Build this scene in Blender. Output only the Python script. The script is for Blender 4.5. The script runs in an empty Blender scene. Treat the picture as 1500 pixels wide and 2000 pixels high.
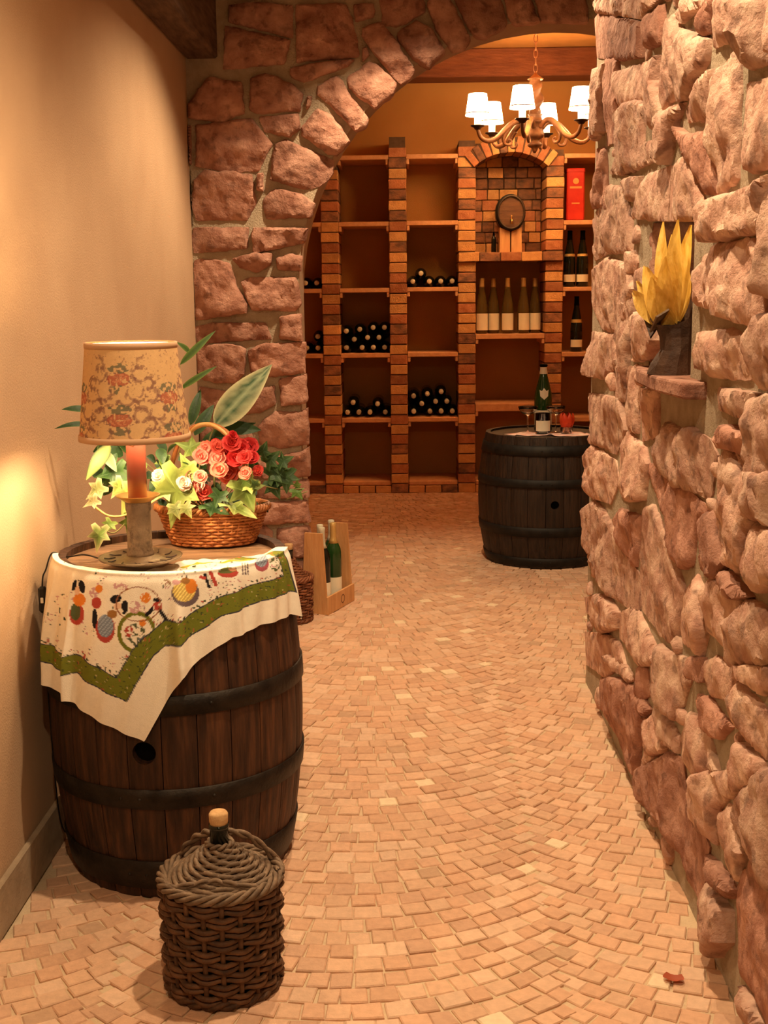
import bpy, bmesh, math, random
import numpy as np
from mathutils import Vector, Matrix, noise as mnoise
from mathutils.geometry import delaunay_2d_cdt
random.seed(7); np.random.seed(7)
S = bpy.context.scene
COL = S.collection
PI = math.pi

# ------------------------------------------------------------------ camera
F = 2400.0; CAMH = 1.22
PITCH, YAW, ROLL = math.radians(9.9), math.radians(1.2), math.radians(-0.65)
CP = np.array([0, 0, CAMH])
FWD = np.array([-math.sin(YAW)*math.cos(PITCH), math.cos(YAW)*math.cos(PITCH), -math.sin(PITCH)])
_r = np.cross(FWD, [0, 0, 1]); _r /= np.linalg.norm(_r); _u = np.cross(_r, FWD)
RT = math.cos(ROLL)*_r + math.sin(ROLL)*_u
UP = math.cos(ROLL)*_u - math.sin(ROLL)*_r
def on(x, y, ax, val):
    """photo pixel -> point on the plane where coordinate ax equals val"""
    d = FWD*F + RT*(x-750) - UP*(y-1000)
    return CP + d*((val-CP[ax])/d[ax])
def proj(p):
    v = np.asarray(p, float) - CP; z = v@FWD
    return np.stack([750+F*(v@RT)/z, 1000-F*(v@UP)/z], -1)
cd = bpy.data.cameras.new('camera'); cam = bpy.data.objects.new('camera', cd); COL.objects.link(cam)
cd.sensor_fit = 'HORIZONTAL'; cd.sensor_width = 36; cd.lens = 36*F/1500; cd.clip_start = .05
cam.matrix_world = Matrix((( *[RT[0], UP[0], -FWD[0]], 0), (*[RT[1], UP[1], -FWD[1]], 0), (*[RT[2], UP[2], -FWD[2]], CAMH), (0, 0, 0, 1)))
S.camera = cam
# ------------------------------------------------------------------ world, lights, exposure
W = bpy.data.worlds.new('world'); S.world = W; W.use_nodes = True
W.node_tree.nodes['Background'].inputs[0].default_value = (1, .7, .42, 1)
W.node_tree.nodes['Background'].inputs[1].default_value = .01
S.view_settings.view_transform = 'Standard'; S.view_settings.look = 'None'
S.view_settings.gamma = 1; S.view_settings.use_curve_mapping = False
S.view_settings.exposure = 0.04
WARM = (1, .735, .455)
def spot(name, loc, aim, power, deg, blend=.6, rad=.03, col=WARM):
    l = bpy.data.lights.new(name, 'SPOT'); l.energy = power; l.color = col; l.spot_size = math.radians(deg)
    l.spot_blend = blend; l.shadow_soft_size = rad
    o = bpy.data.objects.new(name, l); COL.objects.link(o); o.location = loc
    o.rotation_euler = (Vector(aim)-Vector(loc)).to_track_quat('-Z', 'Y').to_euler(); return o
def point(name, loc, power, rad=.02, col=WARM):
    l = bpy.data.lights.new(name, 'POINT'); l.energy = power; l.color = col; l.shadow_soft_size = rad
    o = bpy.data.objects.new(name, l); COL.objects.link(o); o.location = loc; return o
spot('ceiling_spot_arch', (.06, 4.22, 2.6), (.10, 3.70, 0), 165, 114, .45)
spot('ceiling_spot_mid', (.10, 2.15, 2.6), (.20, 2.35, 0), 150, 112, .6)
spot('ceiling_spot_entry', (-.05, .2, 2.6), (.15, 1.2, .3), 95, 125, .7)

# ------------------------------------------------------------------ materials
def nd(t, n, **kw):
    x = t.nodes.new(n)
    for k, v in kw.items():
        setattr(x, k, v)
    return x
def M(name, c1, c2=None, rough=.8, scale=12, stretch=(1, 1, 1), bump=0, bscale=60, metal=0, rnd=0, attr=False,
      detail=6, spec=.4, emit=None, estr=0, trans=0, ior=1.45, c3=None, pit=0, coord='Object', alpha=None, translucent=0):
    m = bpy.data.materials.new(name); m.use_nodes = True; t = m.node_tree; L = t.links
    b = t.nodes['Principled BSDF']; b.inputs['Roughness'].default_value = rough; b.inputs['Metallic'].default_value = metal
    b.inputs['Specular IOR Level'].default_value = spec; b.inputs['IOR'].default_value = ior
    b.inputs['Transmission Weight'].default_value = trans
    tc = nd(t, 'ShaderNodeTexCoord'); mp = nd(t, 'ShaderNodeMapping'); mp.inputs['Scale'].default_value = stretch
    L.new(tc.outputs[coord], mp.inputs[0]); vec = mp.outputs[0]
    oi = nd(t, 'ShaderNodeObjectInfo')
    if rnd:
        ad = nd(t, 'ShaderNodeVectorMath', operation='ADD'); sc = nd(t, 'ShaderNodeVectorMath', operation='SCALE')
        cx = nd(t, 'ShaderNodeCombineXYZ')
        for i in range(3): L.new(oi.outputs['Random'], cx.inputs[i])
        L.new(cx.outputs[0], sc.inputs[0]); sc.inputs['Scale'].default_value = 37
        L.new(vec, ad.inputs[0]); L.new(sc.outputs[0], ad.inputs[1]); vec = ad.outputs[0]
    nz = nd(t, 'ShaderNodeTexNoise'); nz.inputs['Scale'].default_value = scale; nz.inputs['Detail'].default_value = detail
    L.new(vec, nz.inputs['Vector'])
    rp = nd(t, 'ShaderNodeValToRGB'); e = rp.color_ramp.elements
    e[0].position = .32; e[1].position = .68; e[0].color = (*c1, 1); e[1].color = (*(c2 or c1), 1)
    if c3:
        x = e.new(.5); x.color = (*c3, 1)
    L.new(nz.outputs['Fac'], rp.inputs[0]); out = rp.outputs[0]
    def mult(o, fac):
        mx = nd(t, 'ShaderNodeMix', data_type='RGBA', blend_type='MULTIPLY'); mx.inputs[0].default_value = 1
        L.new(o, mx.inputs[6]); L.new(fac, mx.inputs[7]); return mx.outputs[2]
    if rnd:
        mr = nd(t, 'ShaderNodeMapRange'); mr.inputs[3].default_value = 1-rnd; mr.inputs[4].default_value = 1+rnd
        L.new(oi.outputs['Random'], mr.inputs[0]); out = mult(out, mr.outputs[0])
    if attr:
        a = nd(t, 'ShaderNodeAttribute', attribute_name='Col'); out = mult(out, a.outputs['Color'])
    if pit:
        n2 = nd(t, 'ShaderNodeTexNoise'); n2.inputs['Scale'].default_value = bscale*.6; n2.inputs['Detail'].default_value = 3
        L.new(vec, n2.inputs['Vector']); r2 = nd(t, 'ShaderNodeValToRGB'); q = r2.color_ramp.elements
        q[0].position = .34; q[1].position = .46; q[0].color = (1-pit, 1-pit*1.05, 1-pit*1.05, 1); q[1].color = (1, 1, 1, 1)
        L.new(n2.outputs['Fac'], r2.inputs[0]); out = mult(out, r2.outputs[0])
    L.new(out, b.inputs['Base Color'])
    if bump:
        n3 = nd(t, 'ShaderNodeTexNoise'); n3.inputs['Scale'].default_value = bscale; n3.inputs['Detail'].default_value = 8; n3.inputs['Roughness'].default_value = .62
        L.new(vec, n3.inputs['Vector']); bp = nd(t, 'ShaderNodeBump'); bp.inputs['Strength'].default_value = bump
        bp.inputs['Distance'].default_value = .01; L.new(n3.outputs['Fac'], bp.inputs['Height']); L.new(bp.outputs[0], b.inputs['Normal'])
    if emit:
        b.inputs['Emission Color'].default_value = (*emit, 1); b.inputs['Emission Strength'].default_value = estr
    if translucent:
        tr = nd(t, 'ShaderNodeBsdfTranslucent'); L.new(out, tr.inputs[0]); mxs = nd(t, 'ShaderNodeMixShader')
        mxs.inputs[0].default_value = translucent; L.new(b.outputs[0], mxs.inputs[1]); L.new(tr.outputs[0], mxs.inputs[2])
        L.new(mxs.outputs[0], t.nodes['Material Output'].inputs[0])
    return m
MAT = {}
def mk(k, *a, **kw): MAT[k] = M(k, *a, **kw)
mk('plaster', (.47, .31, .19), (.53, .36, .225), rough=.95, scale=3, bump=.25, bscale=220, spec=.1)
mk('plaster_rear', (.48, .225, .065), (.54, .26, .08), rough=.95, scale=3, bump=.2, bscale=200, spec=.1)
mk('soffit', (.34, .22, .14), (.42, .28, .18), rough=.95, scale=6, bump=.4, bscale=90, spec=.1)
mk('mortar', (.40, .32, .22), (.52, .43, .31), rough=.97, scale=20, bump=.9, bscale=150, spec=.1)
mk('sandstone', (.30, .135, .09), (.54, .30, .215), c3=(.42, .215, .15), rough=.92, scale=16, bump=1.0, bscale=48, rnd=.16, pit=.35, spec=.2)
mk('sandstone_tan', (.46, .25, .18), (.72, .50, .37), c3=(.58, .36, .265), rough=.92, scale=18, bump=1.0, bscale=48, rnd=.15, pit=.4, spec=.2)
mk('grout', (.58, .43, .27), (.68, .52, .34), rough=.95, scale=30, bump=.5, bscale=200, spec=.1)
mk('paver', (.86, .86, .86), (1, 1, 1), rough=.75, scale=60, bump=.35, bscale=150, attr=True, spec=.3)
mk('skirting', (.30, .22, .14), (.40, .30, .20), rough=.7, scale=15, bump=.3)
mk('beam', (.06, .032, .018), (.15, .085, .045), rough=.8, scale=9, stretch=(6, 1, 6), bump=.7, bscale=25)
mk('beam_rear', (.13, .035, .012), (.20, .06, .02), rough=.7, scale=9, stretch=(1, 6, 6), bump=.4, bscale=25)
mk('ceiling_ochre', (.34, .16, .05), (.40, .19, .06), rough=.95, spec=.1)
mk('ceiling', (.60, .47, .33), (.66, .52, .37), rough=.95, spec=.1)
mk('stave', (.024, .010, .0055), (.098, .039, .016), c3=(.052, .021, .0095), rough=.55, scale=6, stretch=(14, 14, 1.2), bump=.45, bscale=12, rnd=.28)
mk('stave_dark', (.012, .007, .0045), (.034, .019, .011), rough=.55, scale=6, stretch=(14, 14, 1.2), bump=.4, bscale=12, rnd=.25)
mk('hoop', (.011, .0085, .0065), (.032, .024, .017), rough=.5, metal=.5, scale=25, bump=.3, bscale=60)
mk('hoop_dark', (.012, .011, .010), (.025, .022, .018), rough=.6, metal=.5, scale=25)
mk('head', (.17, .09, .045), (.30, .17, .09), rough=.65, scale=5, stretch=(1.5, 16, 1.5), bump=.4, bscale=15, rnd=.15)
mk('black', (.004, .003, .003), rough=.9, spec=.05)
mk('cloth', (.94, .94, .94), (1, 1, 1), rough=.95, scale=90, bump=.25, bscale=500, attr=True, spec=.1)
mk('wicker_dark', (.05, .022, .010), (.15, .07, .030), rough=.55, scale=40, bump=.4, bscale=90, rnd=.25)
mk('wicker_grey', (.09, .055, .032), (.22, .145, .088), rough=.65, scale=40, bump=.4, bscale=90, rnd=.2)
mk('wicker_red', (.14, .045, .018), (.24, .085, .035), rough=.6, scale=40, bump=.4, bscale=90, rnd=.2)
mk('wicker_orange', (.36, .11, .03), (.55, .22, .07), rough=.45, scale=40, bump=.3, bscale=90, rnd=.15)
mk('wicker_pale', (.66, .36, .12), (.80, .50, .20), rough=.45, scale=30)
mk('cork', (.45, .26, .11), (.60, .38, .18), rough=.9, scale=50, bump=.4)
mk('dark_glass', (.006, .008, .005), rough=.08, spec=.6)
mk('green_glass', (.012, .045, .010), (.02, .06, .012), rough=.08, spec=.6)
mk('pale_glass', (.30, .19, .045), (.36, .23, .06), rough=.06, spec=.5, trans=.75)
mk('clear_glass', (1, 1, 1), rough=.02, trans=1, ior=1.3)
mk('capsule', (.62, .56, .40), (.74, .68, .50), rough=.45, scale=30, rnd=.2)
mk('capsule_gold', (.55, .34, .10), (.70, .45, .16), rough=.4, metal=.4)
mk('label', (.80, .72, .52), (.88, .80, .62), rough=.8, scale=12)
mk('print_brown', (.30, .18, .08), rough=.8)
mk('brick_tan', (.62, .30, .105), (.76, .40, .15), rough=.85, scale=25, bump=.5, bscale=120, rnd=.15)
mk('brick_red', (.38, .13, .055), (.52, .21, .09), rough=.85, scale=25, bump=.5, bscale=120, rnd=.2)
mk('brick_dark', (.14, .075, .05), (.40, .17, .08), rough=.85, scale=30, stretch=(.6, 1, 1), bump=.5, bscale=120, rnd=.25)
mk('brick_core', (.09, .05, .03), (.14, .08, .045), rough=.95, scale=40)
mk('shelf', (.66, .32, .14), (.76, .40, .19), rough=.8, scale=25, bump=.3, bscale=120)
mk('candle_shade', (.9, .8, .6), rough=.9, emit=(1, .66, .32), estr=22)
mk('sleeve', (.9, .8, .6), rough=.6, emit=(1, .66, .32), estr=5)
mk('carved_wood', (.13, .048, .022), (.34, .15, .07), rough=.35, scale=18, bump=.3, bscale=60)
mk('dark_iron', (.05, .035, .03), (.09, .06, .05), rough=.35, metal=.7)
mk('copper', (.42, .20, .10), rough=.35, metal=.8)
mk('shade_fabric', (.92, .92, .92), (1, 1, 1), rough=.95, scale=120, bump=.2, bscale=700, attr=True, spec=.1)
mk('shade_trim', (.52, .32, .18), rough=.9, scale=60)
mk('shade_lining', (.9, .84, .70), rough=.9)
mk('stoneware', (.17, .115, .07), (.31, .225, .15), rough=.5, scale=45, bump=.5, bscale=110, pit=.45)
mk('pewter', (.14, .095, .058), (.27, .19, .12), rough=.3, metal=.55, scale=20, bump=.2, bscale=40)
mk('candle_red', (.11, .022, .014), (.18, .04, .024), rough=.4, scale=14, stretch=(1, 1, .2))
mk('white_plastic', (.85, .78, .62), rough=.5)
mk('black_plastic', (.012, .011, .010), rough=.4)
mk('leaf', (.9, .9, .9), (1, 1, 1), rough=.5, scale=40, attr=True, bump=.2, bscale=60, translucent=.15)
mk('petal', (.95, .95, .95), (1, 1, 1), rough=.6, scale=30, attr=True, translucent=.2)
mk('stem', (.16, .16, .05), (.28, .22, .09), rough=.7)
mk('pine', (.56, .27, .10), (.70, .38, .16), rough=.6, scale=6, stretch=(8, 8, 1.2), bump=.25, bscale=20)
mk('husk', (.62, .36, .05), (.86, .58, .14), rough=.5, scale=25, stretch=(4, 4, 1), bump=.4, bscale=40, translucent=.35, rnd=.15)
mk('bark', (.03, .014, .008), (.085, .04, .02), rough=.6, scale=14, bump=.5, bscale=40)
mk('red_tin', (.50, .02, .012), (.62, .04, .02), rough=.4, scale=12)
mk('gold_print', (.66, .32, .08), rough=.4)
mk('napkin', (.85, .45, .40), (.95, .86, .78), rough=.9, scale=24)
mk('tulip', (.62, .045, .012), (.78, .09, .02), rough=.5, scale=20)
mk('keg_wood', (.07, .028, .012), (.14, .06, .025), rough=.4, scale=9, stretch=(1, 1, 6), bump=.2)
mk('keg_dark', (.035, .020, .012), rough=.45)
mk('brass', (.65, .38, .12), rough=.3, metal=.9)
mk('crate_print', (.20, .09, .04), rough=.9)

# ------------------------------------------------------------------ geometry helpers
class G:
    def __init__(s): s.v = []; s.f = []; s.c = []
    def add(s, v, f, c=None):
        n = len(s.v); s.v += [tuple(map(float, p)) for p in v]; s.f += [tuple(i+n for i in q) for q in f]
        if c is not None: s.c += [tuple(c)]*len(v) if not hasattr(c[0], '__len__') else [tuple(x) for x in c]
        return s
    def box(s, x0, x1, y0, y1, z0, z1, b=0):
        if b <= 0:
            v = [(x, y, z) for z in (z0, z1) for y in (y0, y1) for x in (x0, x1)]
            return s.add(v, [(0, 2, 3, 1), (4, 5, 7, 6), (0, 1, 5, 4), (2, 6, 7, 3), (0, 4, 6, 2), (1, 3, 7, 5)])
        bm = bmesh.new(); bmesh.ops.create_cube(bm, size=1)
        bmesh.ops.scale(bm, vec=(x1-x0, y1-y0, z1-z0), verts=bm.verts)
        bmesh.ops.bevel(bm, geom=bm.edges[:], offset=b, segments=1, affect='EDGES')
        bmesh.ops.translate(bm, vec=((x0+x1)/2, (y0+y1)/2, (z0+z1)/2), verts=bm.verts)
        s.add([v.co for v in bm.verts], [[v.index for v in f.verts] for f in bm.faces]); bm.free(); return s
    def lathe(s, prof, n=32, cx=0, cy=0, cap=True, ax=None):
        v = []; k = len(prof)
        for i in range(n):
            a = 2*PI*i/n
            for r, z in prof: v.append((cx+r*math.cos(a), cy+r*math.sin(a), z))
        f = [(i*k+j, ((i+1) % n)*k+j, ((i+1) % n)*k+j+1, i*k+j+1) for i in range(n) for j in range(k-1)]
        if cap:
            f.append(tuple(i*k for i in range(n))[::-1]); f.append(tuple(i*k+k-1 for i in range(n)))
        return s.add(v, f)
    def tube(s, pts, rad, n=8, closed=False, cap=True):
        P = [Vector(p) for p in pts]; m = len(P)
        if not hasattr(rad, '__len__'): rad = [rad]*m
        v = []; prev = None
        for i in range(m):
            if closed: t = P[(i+1) % m]-P[i-1]
            else: t = P[min(i+1, m-1)]-P[max(i-1, 0)]
            t.normalize()
            if prev is None:
                a = Vector((0, 0, 1)) if abs(t.z) < .9 else Vector((1, 0, 0)); nx = t.cross(a).normalized()
            else:
                nx = (prev - t*prev.dot(t)).normalized()
            prev = nx; ny = t.cross(nx)
            for j in range(n):
                a = 2*PI*j/n; v.append(P[i]+nx*(rad[i]*math.cos(a))+ny*(rad[i]*math.sin(a)))
        f = []
        for i in range(m if closed else m-1):
            for j in range(n):
                a, b = i*n, ((i+1) % m)*n
                f.append((a+j, a+(j+1) % n, b+(j+1) % n, b+j))
        if cap and not closed:
            f.append(tuple(range(n))[::-1]); f.append(tuple((m-1)*n+j for j in range(n)))
        return s.add(v, f)
    def xf(s, mat):
        s.v = [tuple(mat @ Vector(p)) for p in s.v]; return s
    def build(s, name, mat, parent=None, smooth=False, label=None):
        me = bpy.data.meshes.new(name); me.from_pydata(s.v, [], s.f); me.materials.append(MAT[mat])
        if smooth: me.polygons.foreach_set('use_smooth', [True]*len(me.polygons))
        if s.c:
            a = me.color_attributes.new('Col', 'FLOAT_COLOR', 'POINT')
            a.data.foreach_set('color', np.hstack([np.array(s.c, float)[:, :3], np.ones((len(s.c), 1))]).ravel())
        me.validate(); me.update()
        o = bpy.data.objects.new(name, me); COL.objects.link(o)
        if parent: o.parent = parent
        if label: o['label'] = label
        return o
def tag(o, label, cat, group=None, kind=None):
    o['label'] = label; o['category'] = cat
    if group: o['group'] = group
    if kind: o['kind'] = kind
    return o
def thing(name, label, cat, loc=(0, 0, 0), rot=(0, 0, 0), group=None):
    o = bpy.data.objects.new(name, None); COL.objects.link(o); o.empty_display_size = .05
    o.location = loc; o.rotation_euler = rot; return tag(o, label, cat, group)
def dup(root, loc, rot=None, label=None):
    r = root.copy(); COL.objects.link(r); r.location = loc
    if rot is not None: r.rotation_euler = rot
    if label: r['label'] = label
    for ch in list(root.children):
        c = ch.copy(); COL.objects.link(c); c.parent = r
        for g in list(ch.children):
            d = g.copy(); COL.objects.link(d); d.parent = c
    return r
def struct(o, label):
    o['kind'] = 'structure'; o['label'] = label; return o
def rv(a): return random.uniform(-a, a)

# ------------------------------------------------------------------ setting
XL, XR, YP, YPB, YR, YB = -.81, .562, 4.72, 4.98, 7.68, 8.03
ZC, ZR = 2.66, 2.70
struct(G().box(XL-.12, XL, -2, YP, -.02, ZC).build('wall_left', 'plaster'), 'smooth cream plastered corridor wall')
struct(G().box(XL, XL+.014, -2, YP, 0, .105, .003).build('baseboard_left', 'skirting'), 'low tan stone skirting along plaster wall')
struct(G().box(XL-.12, 1.9, -2.12, -2, -.02, ZC).build('wall_front', 'plaster'), 'plastered wall behind the viewer')
struct(G().box(XL-.3, 2.0, -2.1, YPB, ZC, ZC+.1).build('ceiling', 'ceiling'), 'plain plastered corridor ceiling')
struct(G().box(-1.2, 1.75, YPB, YB+.1, ZR, ZR+.1).build('ceiling_rear', 'ceiling_ochre'), 'ceiling of the wine room')
struct(G().box(-1.2, 1.75, YB, YB+.1, -.02, ZR).build('wall_back', 'plaster_rear'), 'ochre plastered wall behind the wine rack')
struct(G().box(-1.2, -.98, YPB, YB, -.02, ZR).build('wall_rear_left', 'plaster_rear'), 'ochre plastered side wall of wine room')
struct(G().box(1.6, 1.75, YP, YB, -.02, ZR).build('wall_rear_right', 'plaster_rear'), 'ochre plastered far side wall of wine room')
struct(G().box(1.6, 1.75, -2, YP, -.02, ZC).build('wall_side_passage', 'plaster'), 'plastered wall of the side passage')
# beams
b = G().box(XL+.002, -.69, 1.2, YP-.002, 2.09, 2.36, .008).build('ceiling_beam', 'beam')
tag(b, 'rough dark timber beam running along top of plaster wall', 'beam')
b = G().box(-.98, 1.6, YB-.22, YB-.002, 2.535, 2.72-.02, .006).build('rear_ceiling_beam', 'beam_rear')
tag(b, 'reddish brown timber beam above the wine rack', 'beam')

# arch wall core
ACX, ACZ, AR = .57, 1.23, .985
def arch_core():
    g = G(); inner = [(ACX-AR, 0.)]
    for i in range(33):
        a = PI - PI*i/32; inner.append((ACX+AR*math.cos(a), ACZ+AR*math.sin(a)))
    inner.append((ACX+AR, 0.))
    outer = [(XL, 0.)] + [(XL, ACZ)]
    for i in range(1, 32): outer.append((XL + (1.6-XL)*i/32, ZC))
    outer += [(1.6, ACZ), (1.6, 0.)]
    n = len(inner); assert n == len(outer)
    v = [(x, YP, z) for x, z in inner]+[(x, YP, z) for x, z in outer]+[(x, YPB, z) for x, z in inner]+[(x, YPB, z) for x, z in outer]
    f = []
    for i in range(n-1):
        f += [(i, i+1, n+i+1, n+i), (2*n+i, 3*n+i, 3*n+i+1, 2*n+i+1)]
    # corners of the outline
    k = len(v); v += [(XL, YP, ZC), (1.6, YP, ZC)]
    f += [(n+1, n+2, k), (n+n-3, n+n-2, k+1)]
    g.add(v, f); s = G()
    f2 = [(i, i+n, i+n+1, i+1) for i in range(n-1)]
    s.add([(x, YP, z) for x, z in inner]+[(x, YPB, z) for x, z in inner], f2)
    return g, s
ga, gs = arch_core()
wall_arch = struct(ga.build('wall_arch', 'mortar'), 'red sandstone rubble wall with round arched opening')
gs.build('arch_soffit', 'soffit', wall_arch, smooth=True)

def stone(poly, conv, h, parent, mat, seed, name='stone', tilt=.12, base=-.02, rough=1.0, grow=1.0, step=.011):
    """a rough hewn stone: outline in wall coordinates, grown out of the wall by h"""
    rs = random.Random(seed); P = [Vector(p) for p in poly]; pts = []
    c0 = sum(P, Vector((0, 0)))/len(P); P = [c0+(p-c0)*grow for p in P]
    for i in range(len(P)):
        a, b2 = P[i], P[(i+1) % len(P)]; L = (b2-a).length; m = max(2, int(L/step))
        for j in range(m):
            pts.append(a.lerp(b2, j/m))
    n = len(pts)
    pts = [(pts[i-1]*.14+pts[i]*.72+pts[(i+1) % n]*.14) for i in range(n)]
    c = sum(pts, Vector((0, 0)))/n; off = Vector((seed*3.7, seed*1.3, 0))
    for i in range(n):
        q = Vector((pts[i].x*26, pts[i].y*26, 0))+off
        d = (pts[i]-c); d.normalize(); pts[i] = pts[i]+d*(mnoise.fractal(q, .8, 2.1, 3)*.006*rough)
    tx, ty = rs.uniform(-tilt, tilt), rs.uniform(-tilt, tilt); fa = rs.uniform(0, PI); A_ = max(h, .018)
    B = np.array([(p.x, p.y) for p in pts]); B2 = np.roll(B, -1, 0); dB = B2-B; lB = (dB**2).sum(1)+1e-12
    def bdist(x, y):
        t = np.clip(((x-B[:, 0])*dB[:, 0]+(y-B[:, 1])*dB[:, 1])/lB, 0, 1)
        return np.hypot(x-B[:, 0]-t*dB[:, 0], y-B[:, 1]-t*dB[:, 1]).min()
    def inside(x, y):
        k = ((B[:, 1] > y) != (B2[:, 1] > y)) & (x < dB[:, 0]*(y-B[:, 1])/np.where(abs(dB[:, 1]) < 1e-9, 1e-9, dB[:, 1])+B[:, 0]); return k.sum() % 2 == 1
    FP = [(rs.uniform(0, .012), rs.uniform(.06, .34), rs.uniform(0, 2*PI)) for _ in range(5)]
    q2 = [Vector(p) for p in pts]; db = [0.]*n
    for s in (.004, ):                                    # arris ring just inside the outline
        for p in pts:
            q = p+(c-p).normalized()*s
            if inside(q.x, q.y):
                q2.append(q); db.append(s)
    x = B[:, 0].min()+step*.5
    while x < B[:, 0].max():
        y = B[:, 1].min()+step*.5
        while y < B[:, 1].max():
            xx, yy = x+rs.uniform(-.3, .3)*step, y+rs.uniform(-.3, .3)*step
            if inside(xx, yy):
                d = bdist(xx, yy)
                if d > .007: q2.append(Vector((xx, yy))); db.append(d)
            y += step
        x += step
    vo, eo, fo, *_r2 = delaunay_2d_cdt(q2, [(i, (i+1) % n) for i in range(n)], [], 1, 1e-7)
    orig = _r2[0]
    v = []
    for k, q in enumerate(vo):
        d = db[orig[k][0]] if orig[k] else 0.
        w = min(1, .35+d/.012); e_ = min(1, d/.010); e_ = e_*(2-e_)
        fc = min(a_+g_*(math.cos(t_)*(q.x-c.x)+math.sin(t_)*(q.y-c.y)) for a_, g_, t_ in FP); fc = max(min(fc, .012), -.55*h)
        r1 = mnoise.noise(Vector((q.x*8, q.y*8, 0))+off); r2 = mnoise.fractal(Vector((q.x*19, q.y*19, 5))+off, .8, 2.1, 3)
        rp = (q.x*math.cos(fa)+q.y*math.sin(fa))*18+1.8*mnoise.noise(Vector((q.x*10, q.y*10, 3))+off); fr = rp-math.floor(rp); r3 = (fr if fr < .8 else (1-fr)*4)-.5
        dd = h*(.58+.46*e_) + fc*rough + w*rough*A_*(.16*r1+.26*r2+.20*r3) + w*((q.x-c.x)*tx+(q.y-c.y)*ty)
        v.append(conv(q.x, q.y, max(dd, .004)))
    f = [tuple(t) for t in fo]; m0 = len(v)
    loc_ = {}
    for k in range(len(vo)):
        for o_ in orig[k]:
            if o_ < n: loc_[o_] = k
    for i in range(n): v.append(conv(pts[i].x, pts[i].y, base))
    for i in range(n):
        a, b2 = loc_.get(i), loc_.get((i+1) % n)
        if a is not None and b2 is not None and a != b2: f.append((a, b2, m0+(i+1) % n, m0+i))
    o = G().add(v, f).build(name, mat, parent, smooth=True)
    bm = bmesh.new(); bm.from_mesh(o.data); bmesh.ops.recalc_face_normals(bm, faces=bm.faces); bm.to_mesh(o.data); bm.free()
    o.data.set_sharp_from_angle(angle=math.radians(42))
    return o
def fill_chips(polys, u0, u1, v0, v1, conv, parent, mat, seed, rmin, rmax, count, hole=None, tries=5000):
    """small packing stones in the gaps between the large ones"""
    rs = random.Random(seed); E_ = [np.array(p) for p in polys]; done = []
    segs = np.array([(p[i][0], p[i][1], p[(i+1) % len(p)][0], p[(i+1) % len(p)][1]) for p in E_ for i in range(len(p))])
    def inside(x, y):
        for p in E_:
            k = False; j = len(p)-1
            for i in range(len(p)):
                if (p[i][1] > y) != (p[j][1] > y) and x < (p[j][0]-p[i][0])*(y-p[i][1])/(p[j][1]-p[i][1])+p[i][0]: k = not k
                j = i
            if k: return True
        return False
    for _ in range(tries):
        if len(done) >= count: break
        x, y = rs.uniform(u0, u1), rs.uniform(v0, v1)
        if hole and hole[0] < x < hole[1] and hole[2] < y < hole[3]: continue
        dx, dy = segs[:, 2]-segs[:, 0], segs[:, 3]-segs[:, 1]; t = np.clip(((x-segs[:, 0])*dx+(y-segs[:, 1])*dy)/(dx*dx+dy*dy+1e-12), 0, 1)
        d = np.hypot(x-segs[:, 0]-t*dx, y-segs[:, 1]-t*dy).min()
        for a, b2, r in done: d = min(d, math.hypot(x-a, y-b2)-r)
        if d < rmin or inside(x, y): continue
        r = min(d*.95, rmax); done.append((x, y, r)); st = rs.uniform(1., 1.9); a0 = rs.uniform(0, 6)
        poly = [(x+r*st**.5*1.1*math.cos(a0+k*2*PI/6+rs.uniform(-.3, .3)), y+r/st**.35*math.sin(a0+k*2*PI/6+rs.uniform(-.3, .3))) for k in range(6)]
        stone(poly, conv, rs.uniform(.008, .018), parent, mat, seed+len(done), step=.012)

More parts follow.
